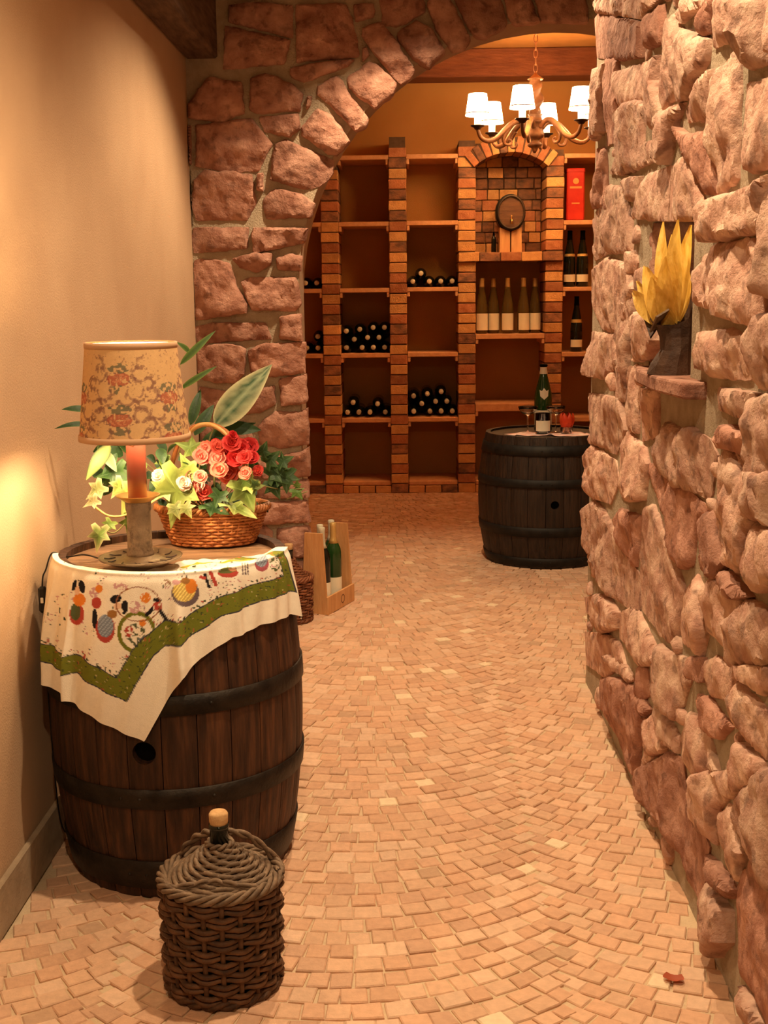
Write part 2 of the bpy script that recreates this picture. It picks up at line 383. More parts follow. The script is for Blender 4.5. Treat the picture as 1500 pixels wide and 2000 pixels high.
CROPS = {'E': (400, 0, 3.75), 'A': (200, 0, 2.143), 'D': (380, 480, 4.762), 'T': (780, 0, 3.75), 'P': (0, 0, 1),
         'R': (1120, 0, 3.947), 'Q': (1100, 0, 2), 'S': (1120, 800, 3.947), 'U': (1120, 1250, 3.947), 'V': (1100, 1000, 2)}
ARCH_ST = [
 ('E', [(170,30),(300,15),(640,20),(635,265),(480,230),(165,150)]),
 ('E', [(145,180),(330,215),(620,285),(600,380),(570,460),(130,500)]),
 ('E', [(665,25),(1040,15),(1080,150),(1135,390),(1100,410),(670,445)]),
 ('E', [(1085,20),(1240,20),(1235,120),(1100,150)]),
 ('E', [(1280,-20),(1600,-20),(1620,80),(1500,150),(1400,190),(1300,170)]),
 ('E', [(1148,195),(1285,155),(1370,250),(1541,506),(1520,560),(1436,615),(1290,450),(1150,260)]),
 ('A', [(1235,130),(1310,80),(1380,120),(1440,210),(1370,280),(1330,270),(1235,165)]),
 ('E', [(1150,340),(1185,335),(1205,400),(1150,450)]),
 ('E', [(615,490),(900,440),(1090,430),(1040,480),(880,540),(720,600),(630,560)]),
 ('E', [(1045,560),(1200,440),(1260,460),(1400,600),(1385,690),(1240,790),(1050,640)]),
 ('E', [(820,620),(960,545),(1010,590),(1060,690),(1200,860),(1180,920),(1100,955),(950,800),(820,690)]),
 ('E', [(745,700),(785,700),(770,770),(740,800)]),
 ('E', [(330,560),(440,530),(620,600),(715,680),(690,800),(380,830),(320,800)]),
 ('A', [(350,430),(440,320),(580,340),(590,470),(490,510),(345,490)]),
 ('E', [(400,850),(690,825),(690,940),(620,1000),(430,960)]),
 ('A', [(830,530),(900,450),(960,480),(1035,590),(980,650),(940,640),(830,565)]),
 ('A', [(390,520),(620,490),(650,530),(710,600),(650,710),(540,720),(385,690)]),
 ('A', [(720,600),(760,580),(970,670),(960,720),(910,780),(840,790),(700,750)]),
 ('A', [(375,750),(430,710),(620,730),(640,850),(600,920),(390,920),(370,860)]),
 ('A', [(670,830),(720,785),(830,810),(890,850),(870,910),(680,915)]),
 ('A', [(648,725),(672,720),(672,795),(642,795)]),
 ('A', [(370,950),(610,950),(600,1040),(370,1060)]),
 ('A', [(625,950),(860,955),(840,1020),(630,1060)]),
 ('D', [(330,120),(560,60),(715,70),(700,180),(560,250),(420,200)]),
 ('A', [(725,1080),(780,1060),(835,1070),(830,1135),(730,1130)]),
 ('A', [(380,1090),(440,1085),(530,1100),(560,1200),(605,1270),(600,1310),(380,1340)]),
 ('A', [(575,1180),(620,1160),(810,1160),(830,1280),(800,1300),(620,1300)]),
 ('A', [(740,1330),(830,1315),(835,1430),(740,1420)]),
 ('A', [(385,1370),(460,1350),(680,1350),(705,1420),(390,1440)]),
 ('D', [(-10,940),(350,915),(470,960),(460,1200),(380,1280),(80,1260),(20,1180)]),
 ('D', [(490,970),(610,920),(1030,895),(1025,1190),(760,1220),(520,1200)]),
 ('D', [(780,1240),(1030,1200),(1045,1470),(800,1490)]),
 ('D', [(30,1310),(290,1360),(730,1310),(740,1480),(600,1560),(60,1600)]),
 ('D', [(580,1680),(740,1540),(960,1560),(1050,1510),(1055,1850),(800,1890),(600,1850)]),
 ('D', [(190,1660),(480,1650),(560,1840),(200,1860)]),
 ('D', [(740,1960),(980,1930),(1065,1870),(1070,2150),(760,2170)]),
 ('P', [(500,945),(600,938),(604,974),(500,976)]),
 ('P', [(496,984),(598,980),(605,1022),(498,1026)]),
 ('P', [(540,1034),(605,1030),(607,1092),(540,1090)]),
 ('P', [(545,1098),(607,1098),(609,1160),(545,1160)]),
 ('P', [(400,880),(528,885),(525,935),(400,930)]), ('P', [(390,938),(490,942),(488,1000),(390,995)]),
 ('P', [(392,1006),(490,1006),(530,1040),(530,1090),(392,1085)]), ('P', [(395,1094),(536,1098),(536,1165),(395,1160)]),
 ('P', [(545,1167),(608,1167),(610,1230),(545,1230)]),
 ('P', [(386,830),(416,835),(416,872),(388,872)]),
 ('P', [(357,243),(371,242),(372,320),(360,318)]), ('P', [(366,330),(372,440),(369,440),(362,332)]),
 ('T', [(200,40),(240,-30),(370,-30),(530,290),(480,350),(390,365),(300,270)]),
 ('T', [(400,-30),(740,-30),(790,150),(780,190),(640,270),(560,270),(480,150)]),
 ('T', [(765,-30),(955,-30),(1030,150),(860,180),(820,160)]),
 ('T', [(990,-30),(1380,-30),(1390,160),(1250,160),(1050,150)]),
]
def px_poly(code, pts, ax, val):
    x0, y0, s = CROPS[code]; out = []
    for x, y in pts:
        p = on(x0+x/s, y0+y/s, ax, val); out.append((p[0], p[2]) if ax == 1 else (p[1], p[2]))
    return out
for i, (c, pts) in enumerate(ARCH_ST):
    poly = px_poly(c, pts, 1, YP-.03)
    poly = [(max(x, XL+.004), max(z, .0)) for x, z in poly]
    stone(poly, lambda u, v, d: (u, YP-d, v), random.Random(i).uniform(.022, .036), wall_arch, 'sandstone', i+1, grow=1.02)

# right wall core with the niche
NY0, NY1, NZ0, NZ1 = 2.47, 2.90, 1.055, 1.385
g = G(); Y1 = 3.80
g.box(XR, .95, -2, NY0, -.02, ZC); g.box(XR, .95, NY1, Y1, -.02, ZC)
g.box(XR, .95, NY0, NY1, -.02, NZ0); g.box(XR, .95, NY0, NY1, NZ1, ZC); g.box(XR+.2, .95, NY0, NY1, NZ0, NZ1)
wall_right = struct(g.build('wall_right', 'mortar'), 'rugged pink sandstone wall with a small niche')
RIGHT_ST = [
 ('R', [(1010,-20),(1250,-20),(1220,260),(1100,330),(1010,370)]), ('R', [(870,180),(1010,0),(990,260),(960,280)]),
 ('R', [(740,100),(830,-20),(990,-20),(780,180)]),
 ('R', [(640,170),(740,120),(750,700),(650,840),(620,620)]), ('R', [(755,220),(975,310),(960,480),(830,740),(760,790)]),
 ('R', [(1260,-20),(1410,-20),(1400,470),(1330,530),(1260,490)]), ('R', [(1440,-20),(1600,-20),(1600,420),(1480,380)]),
 ('R', [(1030,600),(1190,400),(1205,430),(1185,1350),(1060,1470),(1020,1000)]), ('R', [(800,870),(1040,540),(1015,920),(820,940)]),
 ('R', [(1260,660),(1500,590),(1640,560),(1640,1100),(1330,1330),(1250,1250)]),
 ('R', [(750,980),(830,1050),(1020,1000),(1030,1480),(950,1490),(880,1290)]), ('R', [(640,880),(790,800),(740,960),(680,1260),(640,1220)]),
 ('R', [(310,880),(450,780),(500,820),(480,1100),(630,1060),(630,1200),(350,1340),(240,1330),(320,1100)]),
 ('R', [(500,500),(620,430),(600,620),(630,920),(540,1000),(510,800)]), ('R', [(300,560),(510,480),(490,760),(330,830)]),
 ('R', [(200,470),(295,480),(305,860),(290,1090),(210,1100)]), ('R', [(130,570),(195,500),(200,1000),(130,1080)]),
 ('R', [(500,170),(640,30),(630,330),(540,380)]), ('R', [(90,200),(150,110),(480,180),(470,440),(330,460),(140,440)]),
 ('R', [(150,-20),(480,-20),(490,150),(150,100)]), ('R', [(530,-20),(640,-20),(600,40),(500,160)]),
 ('R', [(130,1160),(200,1150),(220,1600),(120,1600)]), ('R', [(440,1480),(520,1350),(680,1290),(650,1700),(420,1680)]),
 ('R', [(360,1380),(470,1360),(440,1560),(350,1500)]), ('R', [(700,1330),(860,1200),(880,1350),(960,1680),(850,1700),(680,1690)]),
 ('R', [(1020,1560),(1360,1420),(1420,1780),(1040,1860),(1000,1700)]), ('R', [(1390,1400),(1500,1350),(1460,1500),(1420,1760)]),
 ('R', [(120,1700),(230,1450),(340,1450),(390,1700),(390,1940),(220,1950),(120,2000)]),
 ('R', [(1470,1480),(1640,1400),(1640,1960),(1440,1980),(1450,1700)]),
 ('Q', [(490,1060),(560,960),(700,940),(740,1000),(740,1300),(620,1230),(500,1190)]), ('Q', [(750,910),(830,850),(830,1180),(750,1140)]),
 ('Q', [(510,1300),(620,1290),(700,1330),(690,1480),(610,1480),(500,1440)]), ('Q', [(570,1515),(720,1535),(700,1640),(570,1600)]),
 ('Q', [(710,1340),(750,1240),(830,1210),(830,1500),(740,1520)]),
 ('Q', [(90,1060),(150,1010),(230,1040),(250,1130),(200,1300),(130,1280),(95,1200)]), ('Q', [(90,1300),(180,1310),(190,1420),(140,1480),(85,1460)]),
 ('Q', [(200,1180),(260,1160),(240,1300),(215,1560),(185,1560)]), ('Q', [(250,1220),(330,1240),(340,1330),(320,1400),(245,1410)]),
 ('Q', [(225,1440),(275,1430),(265,1690),(235,1680)]),
 ('Q', [(275,1520),(340,1530),(340,1700),(280,1720)]), ('Q', [(90,1540),(200,1560),(215,1680),(180,1770),(100,1730)]),
 ('Q', [(570,1720),(620,1660),(700,1700),(700,1800),(640,1760),(590,1750)]), ('Q', [(600,1790),(620,1740),(690,1880),(680,2000),(590,2000)]),
 ('Q', [(715,1560),(830,1540),(830,2000),(715,1990),(705,1760)]),
 ('S', [(70,360),(110,280),(270,400),(290,560),(230,720),(90,660)]), ('S', [(310,280),(370,170),(500,310),(520,420),(490,690),(400,700),(310,640)]),
 ('S', [(600,290),(680,100),(800,180),(830,130),(960,230),(1020,350),(980,640),(960,680),(640,500)]),
 ('S', [(510,430),(600,440),(870,680),(960,760),(880,880),(840,1200),(780,1210),(700,1100),(680,900),(600,700)]),
 ('S', [(70,780),(130,720),(180,770),(440,1270),(440,1520),(360,1510),(250,1430),(180,1250),(80,1080)]),
 ('S', [(250,860),(310,770),(470,830),(430,1200),(400,1200),(290,960)]),
 ('S', [(460,1280),(500,780),(560,760),(700,1100),(780,1380),(740,1740),(690,1790),(590,1700),(480,1540)]),
 ('S', [(940,850),(1050,790),(1120,1180),(1060,1300),(920,1230)]),
 ('S', [(1080,620),(1130,270),(1310,520),(1320,830),(1260,1200),(1200,1250),(1130,1180),(1090,900)]),
 ('S', [(1330,480),(1500,480),(1480,900),(1340,830)]), ('S', [(1280,1040),(1340,880),(1500,950),(1560,1300),(1400,1400),(1260,1200)]),
 ('S', [(770,1450),(880,1280),(930,1400),(960,1700),(920,1880),(780,1800),(760,1650)]),
 ('S', [(960,1400),(1050,1290),(1200,1450),(1200,1560),(1140,1860),(1000,1720)]), ('S', [(1060,1270),(1140,1240),(1300,1440),(1220,1470)]),
 ('S', [(1190,1620),(1280,1460),(1480,1600),(1490,1800),(1400,1974),(1170,1974)]),
 ('S', [(40,1440),(130,1430),(210,1430),(300,1560),(290,1680),(200,1720),(60,1560)]),
 ('S', [(310,1570),(380,1540),(450,1560),(560,1800),(600,1960),(480,1970),(310,1760)]), ('S', [(50,1720),(200,1730),(300,1800),(340,1960),(200,2060),(60,1960)]),
 ('U', [(200,130),(380,330),(415,300),(360,200),(260,120)]), ('U', [(430,220),(510,210),(530,420),(480,480),(440,340)]),
 ('U', [(560,100),(620,40),(690,90),(790,140),(830,310),(740,600),(700,560),(590,400)]), ('U', [(850,140),(940,130),(955,220),(950,330),(850,290)]),
 ('U', [(960,160),(1030,130),(1180,240),(1150,460),(1000,440),(965,300)]), ('U', [(1200,200),(1420,210),(1430,350),(1380,440),(1230,270)]),
 ('U', [(1160,480),(1220,340),(1400,540),(1420,740),(1390,920),(1300,780),(1180,640)]),
 ('U', [(220,500),(210,330),(290,300),(440,380),(530,540),(480,680),(430,1040),(380,960),(300,760)]),
 ('U', [(610,460),(750,740),(740,870),(690,800),(590,560)]), ('U', [(520,620),(600,580),(680,790),(640,870),(560,900),(490,980)]),
 ('U', [(480,1010),(700,890),(780,960),(800,1200),(960,1580),(940,1800),(880,1960),(800,1800),(760,1640),(580,1340),(500,1240)]),
 ('U', [(890,420),(980,450),(1145,670),(1060,760),(960,690),(900,560)]), ('U', [(760,760),(830,560),(890,600),(980,760),(1040,1000),(850,1060),(790,900)]),
 ('U', [(830,1180),(900,1060),(1000,1020),(1150,1010),(1150,1180),(1050,1300),(1030,1560),(950,1480),(840,1320)]),
 ('U', [(1190,980),(1230,780),(1380,940),(1380,1060),(1190,1220)]), ('U', [(1070,1560),(1060,1350),(1120,1260),(1200,1400),(1250,1640),(1200,1850),(1100,1680)]),
 ('U', [(1200,1250),(1400,1010),(1580,1000),(1580,1950),(1420,1880),(1260,1560),(1210,1400)]), ('U', [(970,1650),(1050,1720),(1190,1920),(1160,1990),(1060,1900)]),
 ('V', [(510,1600),(530,1450),(620,1560),(620,1680),(580,1730)]), ('V', [(640,1480),(690,1370),(790,1560),(850,1700),(850,2030),(770,2030),(720,1900),(650,1800)]),
 ('V', [(660,1850),(720,1915),(765,2030),(710,2030)]),
]
RP = []
for i, (c, pts) in enumerate(RIGHT_ST):
    poly = px_poly(c, pts, 0, XR-.022)
    poly = [(min(u, Y1+.02), max(z, .015)) for u, z in poly]
    RP.append(poly); hh = random.Random(i+99).uniform(.018, .032)
    stone(poly, lambda u, v, d: (XR-d, u, v), hh, wall_right, 'sandstone_tan' if random.Random(i+5).random() < .72 else 'sandstone', i+200, tilt=.05, grow=1.06)
fill_chips(RP, 1.85, 3.78, .03, 2.2, lambda u, v, d: (XR-d, u, v), wall_right, 'sandstone_tan', 900, .017, .05, 60, hole=(NY0-.15, NY1+.04, 1.0, NZ1+.03))
# stones lining the niche and its ledge slab
stone([(XR+.0, NZ0), (XR+.19, NZ0), (XR+.19, 1.2), (XR+.0, 1.19)], lambda u, v, d: (u, NY1-d, v), .02, wall_right, 'sandstone_tan', 701)
stone([(XR+.0, 1.2), (XR+.19, 1.21), (XR+.19, NZ1), (XR+.0, NZ1)], lambda u, v, d: (u, NY1-d, v), .025, wall_right, 'sandstone', 702)
for k in range(3):
    stone([(NY0+.145*k+.004, NZ0), (NY0+.145*(k+1)-.004, NZ0), (NY0+.145*(k+1)-.004, NZ1), (NY0+.145*k+.004, NZ1)],
          lambda u, v, d: (XR+.2-d, u, v), .012, wall_right, 'sandstone', 705+k)
lg = [(XR+.17, 2.33), (XR-.045, 2.33), (XR-.062, 2.55), (XR-.05, 2.78), (XR-.03, 2.90), (XR+.17, 2.90)]
g = G(); nl = len(lg)
g.add([(x, y, 1.018+(.006 if 0 < k < 5 else 0)) for k, (x, y) in enumerate(lg)]+[(x, y, 1.056) for x, y in lg],
      [tuple(range(nl)), tuple(range(2*nl-1, nl-1, -1))]+[(i, nl+i, nl+(i+1) % nl, (i+1) % nl) for i in range(nl)])
o = g.build('ledge_stone', 'sandstone', wall_right)
bv = o.modifiers.new('b', 'BEVEL'); bv.width = .005; bv.segments = 2

# ------------------------------------------------------------------ floor
floor = struct(G().box(-1.2, 1.75, -2.1, YB+.1, -.1, -.004).build('floor', 'grout'), 'floor paved with small reddish stone setts in arcs')
BC = (-.515, 2.60)                                   # front barrel axis
pav = []
PW, RA = .41, .60; ROW = .050
PALE = [(.70, .44, .28), (.68, .425, .27), (.67, .40, .25), (.71, .46, .30), (.64, .38, .235), (.73, .49, .33), (.62, .375, .24)]
for k in range(-1, 3):
    xc = -.14+.82*k; tmax = math.asin(PW/RA)
    nrow = int((8.3-1.0)/ROW)
    for r in range(nrow):
        y0 = 1.45+RA+r*ROW; ph = random.random()*.05; t = -tmax+rv(.01)
        while t < tmax:
            w = random.uniform(.040, .058)/RA
            t2 = min(t+w, tmax+.01)
            if t2-t > .025:
                tm = (t+t2)/2; hr = ROW*math.cos(tm)*.5
                cx, cy = xc+RA*math.sin(tm), y0-RA*math.cos(tm)
                if XL+.01 < cx < 1.55 and 1.5 < cy < YB-.05 and not (XR-.004 < cx < .95 and cy < Y1+.02) and not (YP < cy < YPB and cx < ACX-AR+.01) and not (cy > YR and False) and (cx > -.96):
                    pav.append((cx, cy, tm, (t2-t)*RA*.5*.93, hr*.92))
            t = t2
def sett(cx, cy, tm, hw, hr):
    ex = Vector((math.cos(tm), math.sin(tm), 0)); ey = Vector((-math.sin(tm), math.cos(tm), 0)); c = Vector((cx, cy, 0))
    dz = rv(.0016); ta, tb = rv(.02), rv(.02); v = []
    cor = [(-hw+rv(.003), -hr+rv(.0028)), (hw+rv(.003), -hr+rv(.0028)), (hw+rv(.003), hr+rv(.0028)), (-hw+rv(.003), hr+rv(.0028))]
    for z, s in ((-.012, 1.), (-.0022, 1.), (0., .90)):
        for a, b2 in cor:
            p = c+ex*(a*s)+ey*(b2*s); v.append((p.x, p.y, z+(dz+a*ta+b2*tb if z > -.01 else 0)))
    f = [(8, 9, 10, 11)]
    for k in (0, 4):
        f += [(k+i, k+(i+1) % 4, k+4+(i+1) % 4, k+4+i) for i in range(4)]
    return v, f
def sett_col():
    q = random.random()
    if q < .018: return (.84, .66, .44)
    if q < .035: return (.55, .35, .22)
    b2 = random.choice(PALE); m = random.uniform(.93, 1.08); return tuple(x*m for x in b2)
pp = proj(np.array([(c[0], c[1], 0) for c in pav]))
def occl(c):
    return (c[0]-BC[0])**2+(c[1]-BC[1])**2 < .26**2 or (c[0] < BC[0]+.1 and c[1] > BC[1]) or (c[0]+.34)**2+(c[1]-2.05)**2 < .01
vis = [i for i in range(len(pav)) if -10 < pp[i, 0] < 1510 and pp[i, 1] < 2012 and not occl(pav[i])]
vis.sort(key=lambda i: -pp[i, 1]); top = set(vis[:300])
rest = G()
for i, c in enumerate(pav):
    v, f = sett(*c); col = sett_col()
    if i in top: G().add(v, f, col).build('paving_sett', 'paver', floor)
    else: rest.add(v, f, col)
o = rest.build('paving_setts_beyond', 'paver', floor); o['kind'] = 'stuff'

# ------------------------------------------------------------------ barrels
def make_barrel(name, label, loc, H, re, rm, nst, hoops, mats, bung, head_drop, rt=None, turn=0):
    t = thing(name, label, 'barrel', loc, (0, 0, turn))
    rt = rt or re
    def rad(z):
        f = z/H; e = rt if f > .5 else re
        return rm-(rm-e)*(2*f-1)**2
    NZ = 14; TH = .022
    for i in range(nst):
        a0, a1 = 2*PI*i/nst+.0035, 2*PI*(i+1)/nst-.0035; v = []; NA = 4
        for lay in (0, 1):
            for j in range(NZ+1):
                z = H*j/NZ; r = rad(z)-(TH if lay else 0)
                for k in range(NA+1):
                    a = a0+(a1-a0)*k/NA; rr = r-(.0025 if (k in (0, NA) and not lay) else 0)
                    v.append((rr*math.cos(a), rr*math.sin(a), z))
        n = NA+1; m = n*(NZ+1); f = []
        for j in range(NZ):
            for k in range(NA):
                q = j*n+k; f += [(q, q+1, q+n+1, q+n), (m+q, m+q+n, m+q+n+1, m+q+1)]
            f += [(j*n, (j+1)*n, m+(j+1)*n, m+j*n), (j*n+NA, m+j*n+NA, m+(j+1)*n+NA, (j+1)*n+NA)]
        for k in range(NA):
            f += [(k, m+k, m+k+1, k+1), (NZ*n+k, NZ*n+k+1, m+NZ*n+k+1, m+NZ*n+k)]
        o = G().add(v, f).build('stave', mats[0], t, smooth=False)
        am = (a0+a1)/2
        if bung and abs((bung[0]-am+PI) % (2*PI)-PI) < PI/nst+.001:
            c = G().lathe([(bung[2], -.1), (bung[2], .1)], 24)
            rr = rad(bung[1]); mt = Matrix.Translation((rr*math.cos(bung[0]), rr*math.sin(bung[0]), bung[1])) @ Matrix.Rotation(bung[0], 4, 'Z') @ Matrix.Rotation(PI/2, 4, 'Y')
            c.xf(mt); co = c.build('cut', 'black'); co.parent = None
            bm = bmesh.new(); bm.from_mesh(o.data); bmesh.ops.recalc_face_normals(bm, faces=bm.faces); bm.to_mesh(o.data); bm.free()
            bm = bmesh.new(); bm.from_mesh(co.data); bmesh.ops.recalc_face_normals(bm, faces=bm.faces); bm.to_mesh(co.data); bm.free()
            o.parent = None; md = o.modifiers.new('h', 'BOOLEAN'); md.object = co; md.operation = 'DIFFERENCE'; md.solver = 'EXACT'
            bpy.context.view_layer.update()
            me = bpy.data.meshes.new_from_object(o.evaluated_get(bpy.context.evaluated_depsgraph_get()))
            o.modifiers.clear(); o.data = me; o.parent = t
            if len(me.materials) == 0: me.materials.append(MAT[mats[0]])
            for p in me.polygons: p.material_index = 0
            bpy.data.objects.remove(co)
            k = G().lathe([(.001, 0), (bung[2]*1.3, 0)], 20, cap=False).xf(Matrix.Translation((rr*math.cos(bung[0])*.92, rr*math.sin(bung[0])*.92, bung[1])) @ Matrix.Rotation(bung[0], 4, 'Z') @ Matrix.Rotation(PI/2, 4, 'Y'))
            k.build('bung_hole', 'black', t)
    for z0, z1 in hoops:
        pr = [(rad(z0)+.0005, z0), (rad(z0)+.0042, z0+.001), (rad((z0+z1)/2)+.0044, (z0+z1)/2), (rad(z1)+.0042, z1-.001), (rad(z1)+.0005, z1)]
        ho = G().lathe(pr, 72, cap=False).build('hoop', mats[1], t, smooth=True)
        for a in (-1.9, -1.75, -1.2):
            zc = (z0+z1)/2; r = rad(zc)+.005
            rg = G().lathe([(.0001, .0025), (.003, .0018), (.004, 0)], 8, cap=False).xf(Matrix.Translation((r*math.cos(a)*.998, r*math.sin(a)*.998, zc)) @ Matrix.Rotation(a, 4, 'Z') @ Matrix.Rotation(PI/2, 4, 'Y'))
            rg.build('rivet', mats[1], ho, smooth=True)
    rh = rad(H-head_drop)-TH+.002; nb = 6
    for i in range(nb):                                # head boards
        x0 = -rh+2*rh*i/nb+.0008; x1 = -rh+2*rh*(i+1)/nb-.0008; top = []; m = 8
        for j in range(m+1):
            x = x0+(x1-x0)*j/m; top.append((x, math.sqrt(max(rh*rh-x*x, 0))))
        ring = [(x, y) for x, y in top]+[(x, -y) for x, y in top[::-1]]; q = len(ring)
        z1 = H-head_drop; z0 = z1-.018
        G().add([(y, x, z1) for x, y in ring]+[(y, x, z0) for x, y in ring], [tuple(range(q)), tuple(range(2*q-1, q-1, -1))]+[(k, (k+1) % q, q+(k+1) % q, q+k) for k in range(q)]).build('head_board', mats[2], t)
    return t, rad
BH, HEADZ = .686, .670
bar1, rad1 = make_barrel('wine_barrel', 'brown oak wine barrel standing on end by plaster wall, cloth on top', (BC[0], BC[1], 0), BH, .238, .275, 24,
    [(.022, .088), (.207, .250), (.404, .446), (.600, .662)], ('stave', 'hoop', 'head'), (math.radians(262.5), .328, .024), BH-HEADZ, .245, math.radians(3.5))
B2 = (.64, 5.72)
bar2, rad2 = make_barrel('wine_barrel', 'squat blackened barrel used as a table below the chandelier', (B2[0], B2[1], 0), .60, .275, .315, 24,
    [(.012, .05), (.150, .195), (.372, .412), (.515, .562)], ('stave_dark', 'hoop_dark', 'stave_dark'), (math.radians(262.5), .300, .019), .010, .28, math.radians(9))

# ------------------------------------------------------------------ printed cloth on the barrel
def ip(x, tab):
    xs, ys = zip(*tab); return np.interp(x, xs, ys)
HEM = [(190, .235), (212, .252), (228, .268), (232, .266), (267, .334), (277, .248), (283, .200), (291, .170), (305, .138), (320, .126), (345, .13), (362, .165)]
INN = [(190, -.012), (225, -.015), (240, -.03), (255, -.07), (268, -.12), (285, -.17), (310, -.19), (335, -.15), (362, -.06)]
NP, NS = 330, 230
ph = np.linspace(190, 362, NP); A, T = np.meshgrid(ph, np.linspace(0, 1, NS), indexing='ij')
hem = ip(A, HEM); inn = ip(A, INN); Sx = inn+(hem-inn)*T
RB = .245
def drape(A, Sx):
    a = np.radians(A); hang = np.clip(Sx, 0, None)
    z = np.where(Sx > 0, BH+.004-hang, BH+.004)
    rim_r = np.where(Sx > 0, RB, RB+Sx)
    dip = np.clip((-Sx-.02)/.04, 0, 1); dip = dip*dip*(3-2*dip)
    z = z-dip*(BH+.004-HEADZ-.003)
    zz = np.clip(z, 0, BH); f = zz/BH; e = np.where(f > .5, RB, .238)
    rbar = .275-(.275-e)*(2*f-1)**2
    edge = np.clip(Sx/.012, 0, 1)
    fold = np.zeros_like(A)
    for c, w, am in ((200, 5, .004), (213, 2.6, .016), (231, 2.2, .014), (244, 10, .004), (283, 3.0, .026), (309, 2.4, .012), (330, 8, .004), (352, 4, .012)):
        fold += am*np.exp(-((A-c)/w)**2)
    fold = fold*np.clip(hang/.14, 0, 1.3)+.0025*np.sin(A*.55+hang*30)*np.clip(hang/.1, 0, 1)
    r = np.where(Sx > 0, rbar+.0092+fold, rim_r+.006)
    # soften the turn over the rim
    k = np.exp(-((Sx)/.012)**2); r = r-k*.004*(Sx > 0); z = z-k*.003*(Sx > 0)
    top = np.clip((-Sx-.05)/.05, 0, 1); z = z+top*.0022*(np.sin(A*.35)*np.sin(Sx*70)+.9)
    return np.stack([BC[0]+r*np.cos(a), BC[1]+r*np.sin(a), z], -1)
CV = drape(A, Sx); PXY = proj(CV.reshape(-1, 3)).reshape(NP, NS, 2); PX, PY = PXY[..., 0], PXY[..., 1]
# distance to the hem in the unrolled cloth
ux = np.radians(A)*RB; hp = np.array([(math.radians(a)*RB, s) for a, s in HEM])
D = np.full(A.shape, 9.)
for (x0, y0), (x1, y1) in zip(hp[:-1], hp[1:]):
    dx, dy = x1-x0, y1-y0; tt = np.clip(((ux-x0)*dx+(Sx-y0)*dy)/(dx*dx+dy*dy), 0, 1)
    D = np.minimum(D, np.hypot(ux-x0-tt*dx, Sx-y0-tt*dy))
Dr = (math.radians(362)-np.radians(A))*RB; D = np.minimum(D, Dr)
rng = np.random.RandomState(3)
def vnoise(x, y, sc, seed):
    r = np.random.RandomState(seed).rand(64, 64); x = x/sc; y = y/sc
    i, j = np.floor(x).astype(int), np.floor(y).astype(int); fx, fy = x-i, y-j; fx = fx*fx*(3-2*fx); fy = fy*fy*(3-2*fy)
    g = lambda a, b: r[a % 64, b % 64]
    return (g(i, j)*(1-fx)+g(i+1, j)*fx)*(1-fy)+(g(i, j+1)*(1-fx)+g(i+1, j+1)*fx)*fy
CC = np.tile(np.array([.90, .84, .70]), (NP, NS, 1))
def put(mask, col):
    CC[mask] = col
GREEN, DKG, ORG, RED, BLK, SKN, BLU, PNK, YEL, GRY, BRN = (.17, .19, .025), (.05, .07, .03), (.75, .25, .04), (.45, .07, .05), (.02, .018, .02), (.80, .55, .38), (.20, .24, .30), (.62, .36, .36), (.62, .45, .12), (.16, .12, .13), (.35, .17, .05)
MG_ = .048+.014*np.clip((A-228)/8, 0, 1)*np.clip((283-A)/6, 0, 1); DB = D-MG_
inside = (DB > .037) & (A > 208) & (Sx > -.12)
sp = vnoise(PX, PY, 3.2, 1); sp2 = vnoise(PX+500, PY, 4.5, 2); big = vnoise(PX, PY, 22, 5)
put(inside & (DB < .046) & (sp > .72) & (Sx > 0), DKG)
put(inside & (DB < .049) & (sp2 > .84) & (Sx > 0), RED)
put(inside & (sp > .82) & (big > .66) & (DB > .05), PNK); put(inside & (sp2 > .86) & (big > .60) & (DB > .05), DKG)
def ell(cr, x, y, rx, ry, col, ang=0, stripe=0, n=0):
    x0, y0, s = cr; cx, cy = x0+x/s, y0+y/s; rx, ry = rx/s, ry/s; c, sn = math.cos(ang), math.sin(ang)
    dx, dy = PX-cx, PY-cy; u, v = (dx*c+dy*sn)/rx, (-dx*sn+dy*c)/ry
    m = (u*u+v*v < 1) & (DB > .03) & (A > 205)
    if n: m &= sp < n
    put(m, col)
    if stripe: put(m & (np.sin(dx*stripe+dy*.7) > .45), tuple(min(1, k*1.7+.05) for k in col))
def ring(cr, x, y, rx, ry, w, col):
    x0, y0, s = cr; q = np.hypot((PX-x0-x/s)/(rx/s), (PY-y0-y/s)/(ry/s)); put((abs(q-1) < w) & (DB > .03), col)
def line(cr, xa, ya, xb, yb, w, col):
    x0, y0, s = cr; ax, ay, bx, by = x0+xa/s, y0+ya/s, x0+xb/s, y0+yb/s; dx, dy = bx-ax, by-ay
    t = np.clip(((PX-ax)*dx+(PY-ay)*dy)/(dx*dx+dy*dy), 0, 1); put((np.hypot(PX-ax-t*dx, PY-ay-t*dy) < w/s) & (DB > .03), col)
c1 = (120, 1120, 6.)
ell(c1, 180, 480, 88, 125, RED); ell(c1, 165, 450, 60, 100, (.10, .12, .05), 0); ell(c1, 210, 310, 72, 75, ORG); ell(c1, 185, 200, 34, 50, SKN); ell(c1, 150, 140, 26, 66, BLK, .3); ell(c1, 240, 155, 36, 78, BLK, -.2)
ell(c1, 390, 530, 32, 120, BLK); ell(c1, 410, 345, 58, 68, RED); ell(c1, 385, 225, 58, 62, PNK, 0, 0, .7); ell(c1, 440, 180, 45, 48, ORG)
